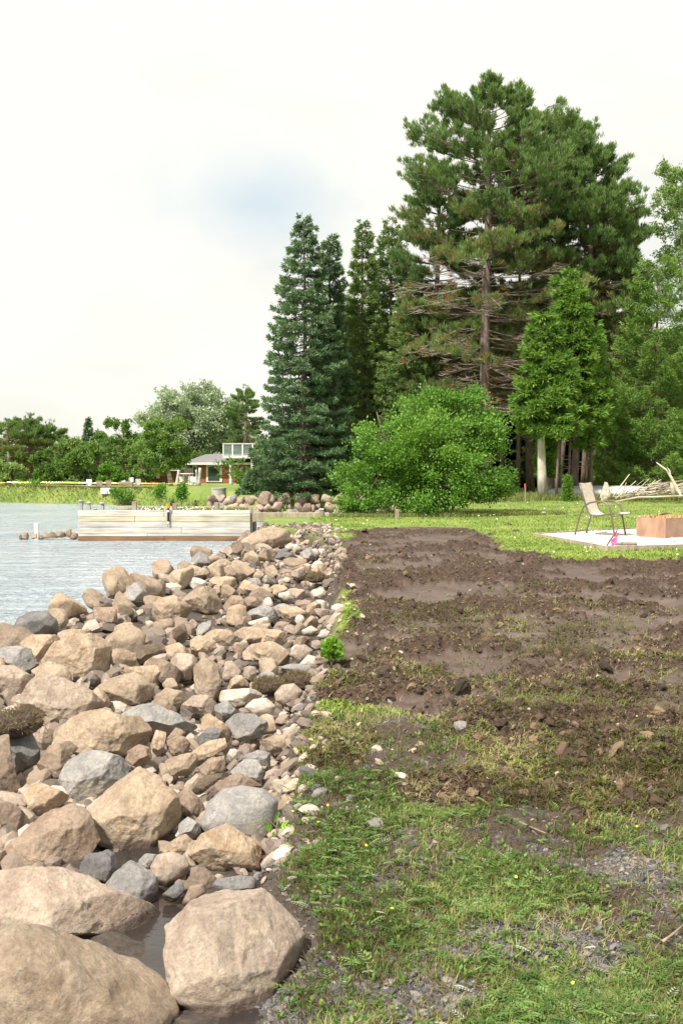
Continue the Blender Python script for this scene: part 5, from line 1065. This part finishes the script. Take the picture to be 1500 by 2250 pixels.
# driftwood heap and boat
def stick(a, b_, r0, m_='drift', label=None, name='driftwood_stick', group='driftwood sticks of the heap', bend=.05, k=6):
    a, b_ = np.array(a, float), np.array(b_, float); L_ = np.linalg.norm(b_ - a); mid = (a + b_) / 2 + rng.normal(0, bend * L_, 3); mb = MB(); mb.tube(bez(a, mid, b_, 7), np.linspace(r0, r0 * .45, 7) * rng.uniform(.8, 1.15, 7), k); return tag(mb.build(name, M[m_], smooth=True), label, 'driftwood', group)
gz = ground_z(10, 38)
for q in range(95):
    px = rng.uniform(1340, 1530); base = 1096 - rng.uniform(0, 1) * 34 * math.exp(-((px - 1440) / 75) ** 2); D = 37 + rng.uniform(-.5, .7); a_ = at(px, base, D)
    ang = rng.normal(.25, .5); L_ = rng.uniform(.5, 1.5); b_ = a_ + np.array([math.cos(ang) * L_, rng.uniform(-.4, .4), abs(math.sin(ang)) * L_ * (.45 if q % 5 else .2)]); b_[2] = min(b_[2], gz + .75); a_[2] = max(a_[2], gz + .02)
    stick(a_, b_, rng.uniform(.012, .026), 'drift' if q % 3 else 'drift_d', ('brown' if q % 3 == 0 else 'bleached') + ' driftwood stick ' + ('lying low' if q % 5 else 'slanting up') + ' in the ' + ('left' if px < 1400 else 'middle' if px < 1460 else 'right') + ' part of the heap')
for (a, b_, r0, lb) in [((1345, 1092), (1382, 1042), .03, 'tallest slanting driftwood stick at the left of the heap'), ((1352, 1096), (1396, 1057), .03, 'slanting driftwood stick just right of the tallest one'), ((1362, 1096), (1375, 1060), .025, 'short slanting driftwood stick at the left of the heap'), ((1336, 1094), (1345, 1068), .03, 'stubby driftwood stick beside the pale stump')]:
    stick(at(*a, 36.6), at(*b_, 36.6), r0, 'drift', lb, bend=.01)
mb = MB(); mb.tube([at(1490, 1090, 36.3), at(1484, 1070, 36.3), at(1474, 1050, 36.3), at(1462, 1032, 36.3), at(1441, 1016, 36.3)], [.08, .065, .045, .035, .015], 9)
mb.tube([at(1472, 1046, 36.3), at(1470, 1035, 36.4), at(1465, 1027, 36.4)], [.035, .03, .01], 6); mb.tube([at(1478, 1090, 36.2), at(1476, 1072, 36.2), at(1473, 1060, 36.2)], [.08, .07, .02], 8); mb.tube([at(1484, 1072, 36.3), at(1492, 1083, 36.2), at(1496, 1092, 36)], [.05, .05, .02], 6)
tag(mb.build('driftwood_snag', M['drift'], smooth=True), 'curved white driftwood snag standing up at the right end of the heap', 'driftwood')
mb = MB(); mb.tube([at(1352, 1102, 35), at(1400, 1093, 35.6), at(1440, 1092, 36), at(1510, 1089, 36)], [.02, .04, .035, .03], 9); tag(mb.build('driftwood_log', M['drift'], smooth=True), 'long pale driftwood log lying flat in front of the heap', 'driftwood')
DD_, Fc = ico(4); c = at(1330, 1083, 36.8); rr = 1 + .4 * fbm(DD_[:, 0] * 2, DD_[:, 1] * 2, DD_[:, 2] * 1.2, 3, 4); V = DD_ * rr[:, None] * [.16, .16, .34]; V[:, 0] *= (1.0 - .5 * np.clip(V[:, 2] / .34, -1, 1)); tag(mk('driftwood_stump', V + c, [Fc], M['drift'], smooth=True, origin=c), 'pale upright driftwood stump behind the chair', 'driftwood')
# overturned boat
bt = tag(empty('rowing_boat', at(1290, 1086, 39)), 'grey aluminium rowing boat lying upside down at the wood edge', 'boat'); o_ = np.array(bt.location); L_ = 3.4; nx, nt = 28, 14; V = []
xa = at(1206, 1086, 39)[0]; zg = ground_z(xa, 39)
for i in range(nx):
    s_ = i / (nx - 1); w = .62 * max(0, 1 - (max(0, .35 - s_) / .35) ** 2.2) ** .5 * (1 if s_ < .8 else 1 - .15 * (s_ - .8) / .2) + .01; hgt = .42 * (1 - .35 * (max(0, .3 - s_) / .3) ** 2)
    for j in range(nt):
        a = math.pi * j / (nt - 1); V.append((xa + s_ * L_, 39.3 - w * math.cos(a) * (1 if abs(math.cos(a)) < .95 else 1), zg + .02 + hgt * max(0, math.sin(a)) ** .55))
Q = [(i * nt + j, i * nt + j + 1, (i + 1) * nt + j + 1, (i + 1) * nt + j) for i in range(nx - 1) for j in range(nt - 1)]; V += [(xa + L_, 39.3, zg)]; T = [((nx - 1) * nt + j, (nx - 1) * nt + j + 1, len(V) - 1) for j in range(nt - 1)]
mk('hull', V, [Q, T], M['alu'], bt, smooth=True)
mb = MB(); mb.tube([(xa, 39.3, zg + .3)] + [(xa + s_ * L_, 39.3, zg + .02 + .42 * (1 - .35 * (max(0, .3 - s_) / .3) ** 2) + .006) for s_ in (.05, .3, .6, 1)], .018, 6); mb.build('keel', M['alu'], bt, smooth=True)
mb = MB(); mb.tube([(V[i * nt][0], V[i * nt][1] - .01, zg + .04) for i in range(nx)], .022, 6, True); mb.build('gunwale', M['alu'], bt, smooth=True)
st = tag(empty('survey_stake', at(1153, 1100, 36)), 'thin wooden stake with red painted top on the lawn', 'stake'); mb = MB(); mb.box((*at(1153, 1084, 36)[:2], at(0, 1084, 36)[2]), (.035, .02, .52)); mb.build('shaft', M['post'], st); mb = MB(); mb.box((*at(1152.5, 1067, 36)[:2], at(0, 1067, 36)[2]), (.042, .026, .13)); mb.build('painted_top', M['red'], st)
c = np.array(hit(1195, 1131)); mb = MB(); mb.box((c[0], c[1], c[2] + .04), (.14, .1, .06), rz=.4, rx=.3, bev=.2); tag(mb.build('white_stone', M['white']), 'small white lump lying alone on the lawn', 'stone')
for px, py, r_, lb in [(1116, 1154, .09, 'small dark clod with a hole on the lawn'), (1133, 1168, .1, 'dark turf clod at the lawn edge, lower of two')]:
    c = hit(px, py); DD_, Fc = ico(3); rr = 1 + .5 * fbm(DD_[:, 0] * 2, DD_[:, 1] * 2, DD_[:, 2] * 2, 3, px); tag(mk('earth_clod', DD_ * rr[:, None] * [r_, r_, r_ * .5] + c, [Fc], M['soil'], smooth=True, origin=c), lb, 'clod')

# house and shed across the water
def rect_box(px0, py0, px1, py1, D, dep, name, m_, parent, off=0.0, bev=.0):
    a, b_ = at(px0, py0, D), at(px1, py1, D); mb = MB(); mb.box(((a[0] + b_[0]) / 2, D + dep / 2 + off, (a[2] + b_[2]) / 2), (abs(b_[0] - a[0]), dep, abs(a[2] - b_[2])), bev=bev); return mb.build(name, m_, parent)
DH = 88; hs = tag(empty('house', at(480, 1066, DH)), 'red brown lakeside house with grey roof and glass railed upper deck', 'house')
rect_box(422, 1019, 560, 1075, DH, 6, 'wall', M['siding'], hs)
rect_box(405, 1030, 431, 1075, DH + 4, 2, 'porch_wall', M['bark_dark'], hs)
w_ = rect_box(453, 1022, 488, 1059, DH - .08, .1, 'window', M['white'], hs, bev=.0)
def sub(o, *a, **k): 
    q = rect_box(*a, hs, **k); q.parent = o; q.location = tuple(np.array(hs.location) - np.array(o.matrix_basis.translation) - np.array(hs.location)); return q
sub(w_, 457, 1025, 482, 1056, DH - .12, .05, 'pane', M['glass'])
w_ = rect_box(423, 1022, 433, 1064, DH - .08, .1, 'patio_door', M['white'], hs); sub(w_, 425, 1026, 431, 1062, DH - .12, .05, 'pane', M['glass'])
rect_box(402, 1016.5, 570, 1021, DH - .7, .12, 'fascia', M['white'], hs)
a, b_ = at(402, 1016.5, DH - .7), at(575, 1016.5, DH - .7); r1, r2 = at(452, 998, DH + 3), at(575, 996, DH + 3); bk = DH + 6.5
V = [a, b_, (b_[0], bk, a[2]), (a[0], bk, a[2]), r1, r2]; mk('roof', V, [[(0, 1, 5, 4), (2, 3, 4, 5)], [(3, 0, 4), (1, 2, 5)]], M['roof'], hs)
rect_box(489, 1001, 575, 1007, DH - 1.5, 4, 'deck_floor', M['white'], hs)
for px in (490.5, 511, 533, 555): rect_box(px - 1.3, 975, px + 1.3, 1001, DH - 1.5, .1, 'railing_post', M['white'], hs)
for p0, p1 in ((492, 510), (512.5, 532), (534.5, 554)): rect_box(p0, 977, p1, 999, DH - 1.46, .03, 'glass_panel', M['rail_glass'], hs)
rect_box(489, 974, 575, 976, DH - 1.52, .14, 'handrail', M['white'], hs)
for px, yb in ((506, 1074), (554, 1074)): rect_box(px - 2.5, 1007, px + 2.5, yb, DH - 1.4, .18, 'deck_column', M['white'], hs)
# bluish house parts glimpsed through the spruces
h2 = tag(empty('grey_blue_building', at(700, 1066, 62)), 'pale grey blue building glimpsed between the spruce branches', 'building')
rect_box(600, 1015, 800, 1066, 64, 5, 'wall', wood_mat('pale_siding', (.42, .45, .55), (.55, .58, .66), 3), h2)
rect_box(590, 1009, 812, 1015, 63.5, 6, 'eave', M['white'], h2)
for px in (625, 665, 760): rect_box(px, 1025, px + 14, 1050, 63.93, .1, 'window', M['glass'], h2)
sh = tag(empty('log_shed', at(350, 1066, 80)), 'low brown log sided shed left of the house', 'shed')
rect_box(314, 1034, 388, 1072, 80, 4, 'wall', M['logs'], sh)
for k in range(7): rect_box(314, 1035 + k * 4.6, 388, 1038.6 + k * 4.6, 79.94, .07, 'log_course', M['logs'], sh)
rect_box(309, 1030.5, 393, 1034, 79.5, 5, 'roof', M['roof'], sh); rect_box(309, 1033.2, 393, 1034.2, 79.46, .06, 'eave_board', M['white'], sh)
rect_box(319, 1036, 323, 1066, 79.7, .15, 'corner_post', M['white'], sh); rect_box(343.5, 1041, 351, 1051, 79.88, .06, 'notice_board', M['white'], sh)
# birch stumps by the terrace
for px, tp, ln_, lb in [(388, 1033, 6, 'leaning white birch stump beside the shed'), (437, 1028, 3, 'white birch trunk post beside the patio door'), (433, 1032, -2, 'thin white birch pole left of the trunk post')]:
    D = 66; b_ = at(px, 1071, D); b_[2] = ground_z(b_[0], D) - .05; e = at(px + ln_, tp, D); mb = MB(); mb.tube(bez(b_, (b_ + e) / 2, e, 5), [.13, .11, .1, .1, .09] if px != 433 else .05, 9); tag(mb.build('birch_stump', M['birch'], smooth=True), lb, 'tree trunk')
# white terrace furniture
def far_chair(px, py, D, m_, label, s=.55, rz=0, name='garden_chair', group=None):
    b_ = at(px, py, D); r = tag(empty(name, b_), label, 'chair', group); x, y, z = b_
    def bx(n_, c, sz): mb = MB(); mb.box(np.array(c) * s + [x, y, z], np.array(sz) * s); mb.build(n_, m_, r)
    bx('seat', (0, 0, .38), (.55, .5, .05)); bx('backrest', (0, .27, .68), (.55, .05, .6))
    for a in (-1, 1): bx('armrest', (a * .28, 0, .58), (.08, .5, .04)); bx('leg', (a * .25, -.22, .18), (.07, .06, .36)); bx('leg', (a * .25, .22, .18), (.07, .06, .36))
    return r
far_chair(399, 1065, 72, M['white'], 'white terrace chair at the left of the white table'); far_chair(425, 1066, 71, M['white'], 'white terrace chair at the right of the white table'); far_chair(419, 1064, 76, M['white'], 'white terrace chair behind the white table')
tb = tag(empty('garden_table', at(410, 1065, 72)), 'white round garden table on the far terrace', 'table'); c = np.array(tb.location); mb = MB(); mb.lathe(c + [0, 0, .7], [(0, 0), (.5, 0), (.5, .04), (0, .04)], 20); mb.build('tabletop', M['white'], tb)
for a in (-.25, .25): mb = MB(); mb.tube([c + [a, 0, 0], c + [a * .8, 0, .7]], .03, 6); mb.build('leg', M['white'], tb)
far_chair(218, 1080, 56, M['drift_d'], 'brown wooden garden chair left of the pale box on the far lawn'); far_chair(238, 1078, 57.5, M['drift_d'], 'brown wooden garden chair behind the pale box on the far lawn')
far_chair(303, 1074, 60, M['post_g'], 'grey green reclining chair at the right end of the far seating'); far_chair(287, 1070, 62, M['white'], 'pale garden chair behind the brown bench on the far lawn'); far_chair(195, 1075, 60, M['white'], 'white garden chair alone left of the brown chairs on the far lawn')
far_chair(270, 1069, 63, M['white'], 'pale garden chair in the middle behind the brown bench')
bx_ = at(237, 1084, 55); mb = MB(); mb.box((bx_[0], 55, bx_[2] + .12), (.62, .4, .3)); tag(mb.build('pale_box', M['white']), 'low white box standing on the far lawn edge', 'box')
bn = tag(empty('garden_bench', at(278, 1077, 59)), 'brown wooden bench on the far lawn', 'bench'); c = np.array(bn.location)
for nm, cc, sz in (('seat', (0, 0, .4), (.75, .4, .08)), ('front_board', (0, -.2, .25), (.75, .04, .25)), ('leg', (-.33, 0, .18), (.06, .36, .36)), ('leg', (.33, 0, .18), (.06, .36, .36))): mb = MB(); mb.box(c + cc, sz); mb.build(nm, M['drift_d'], bn)
# yellow and white flower border on the far shore, stone edge
x = rng.uniform(-20, -8, 5000); y = 60 + rng.uniform(0, 3.5, 5000) - (x + 14) * .12; kk = fbm(x * .8, y * .8, 0, 3, 6) > .05; x = x[kk]; y = y[kk]; n3 = int(len(x) * .8); flowers('yellow_flower_border', x[:n3], y[:n3], .12, .05, YEL, 'band of yellow flowers along the far shore lawn'); flowers('white_flower_border', x[n3:] - 3, y[n3:], .15, .04, WHT, 'white flowers mixed along the far shore lawn')
x = rng.uniform(-22, -6, 9000); off = rng.uniform(.15, .9, 9000); y = np.where(x < -9, 53 + (-x - 9) * .45, 48 + (-x - 5.4) * 1.39) + off; P = np.stack([x, y, zb(x, y)], 1); V, Q, A = blades(P, np.tile([0, 0, 1.], (len(P), 1)), 2, .09, .025, .6); tag(mk('bank_grass', V, [Q], leaf_mat('bank_grass_mat', (.11, .07, .045), (.16, .12, .055), (.24, .23, .09)), var=A, origin=(0, 0, 0)), 'long grass on the bank of the far shore', 'grass', kind='stuff')
# ornaments below the spruce
for px, py, m_, lb in [(606, 1068, 'orange', 'orange garden ornament under the tall spruce, left one'), (633, 1063, 'orange', 'orange garden ornament under the tall spruce, right one'), (608, 1056, 'teal', 'teal glass ball ornament above the left orange one'), (630, 1055, 'teal', 'teal glass ball ornament above the right orange one')]:
    c = at(px, py, 44.2); DD_, Fc = ico(3); rr = 1 + .25 * fbm(DD_[:, 0] * 2, DD_[:, 1] * 2, DD_[:, 2] * 2, 2, px); r = tag(empty('garden_ornament', (c[0], c[1], ground_z(c[0], 44.2))), lb, 'ornament', 'garden ornaments under the spruce'); mk('ball', DD_ * rr[:, None] * (.09 if m_ == 'orange' else .06) + c, [Fc], M[m_], r, smooth=True); mb = MB(); mb.tube([(c[0], c[1], r.location[2]), c], .01, 5); mb.build('stake', M['post'], r)
# tall grass and flowers at the wood edge
x = rng.uniform(4.3, 13, 6500); y = 36.5 + (x - 4) * .15 + rng.uniform(0, 3.5, 6500); P = np.stack([x, y, zb(x, y)], 1); V, Q, A = blades(P, np.tile([0, 0, 1.], (len(P), 1)), 2, .24, .02, .4); tag(mk('rough_grass', V, [Q], GREEN, var=A, origin=(0, 0, 0)), 'longer rough grass at the edge of the wood', 'grass', kind='stuff')
x = rng.uniform(-.3, 6.0, 5000); y = 28.2 + rng.uniform(0, 1.2, 5000) + .35 * np.maximum(x - 3, 0); P = np.stack([x, y, zb(x, y)], 1); V, Q, A = blades(P, np.tile([0, 0, 1.], (len(P), 1)), 2, .1, .016, .6); tag(mk('bush_edge_grass', V, [Q], GREEN, var=A, origin=(0, 0, 0)), 'longer grass at the foot of the round bush', 'grass', kind='stuff')
# a few sticks in the foreground
for a, b_, r0, lb in [((1125, 1808), (1198, 1842), .008, 'brown stick lying on the gravel right of the turf hole'), ((1455, 2080), (1500, 2045), .008, 'thin brown stick at the right edge of the foreground'), ((755, 2010), (768, 2034), .005, 'short pale twig near the big flat faced boulder')]:
    p, q = np.array(hit(*a)), np.array(hit(*b_)); p[2] += .025; q[2] += .03; stick(p, q, r0, 'drift_d', lb, 'twig', None, .02)
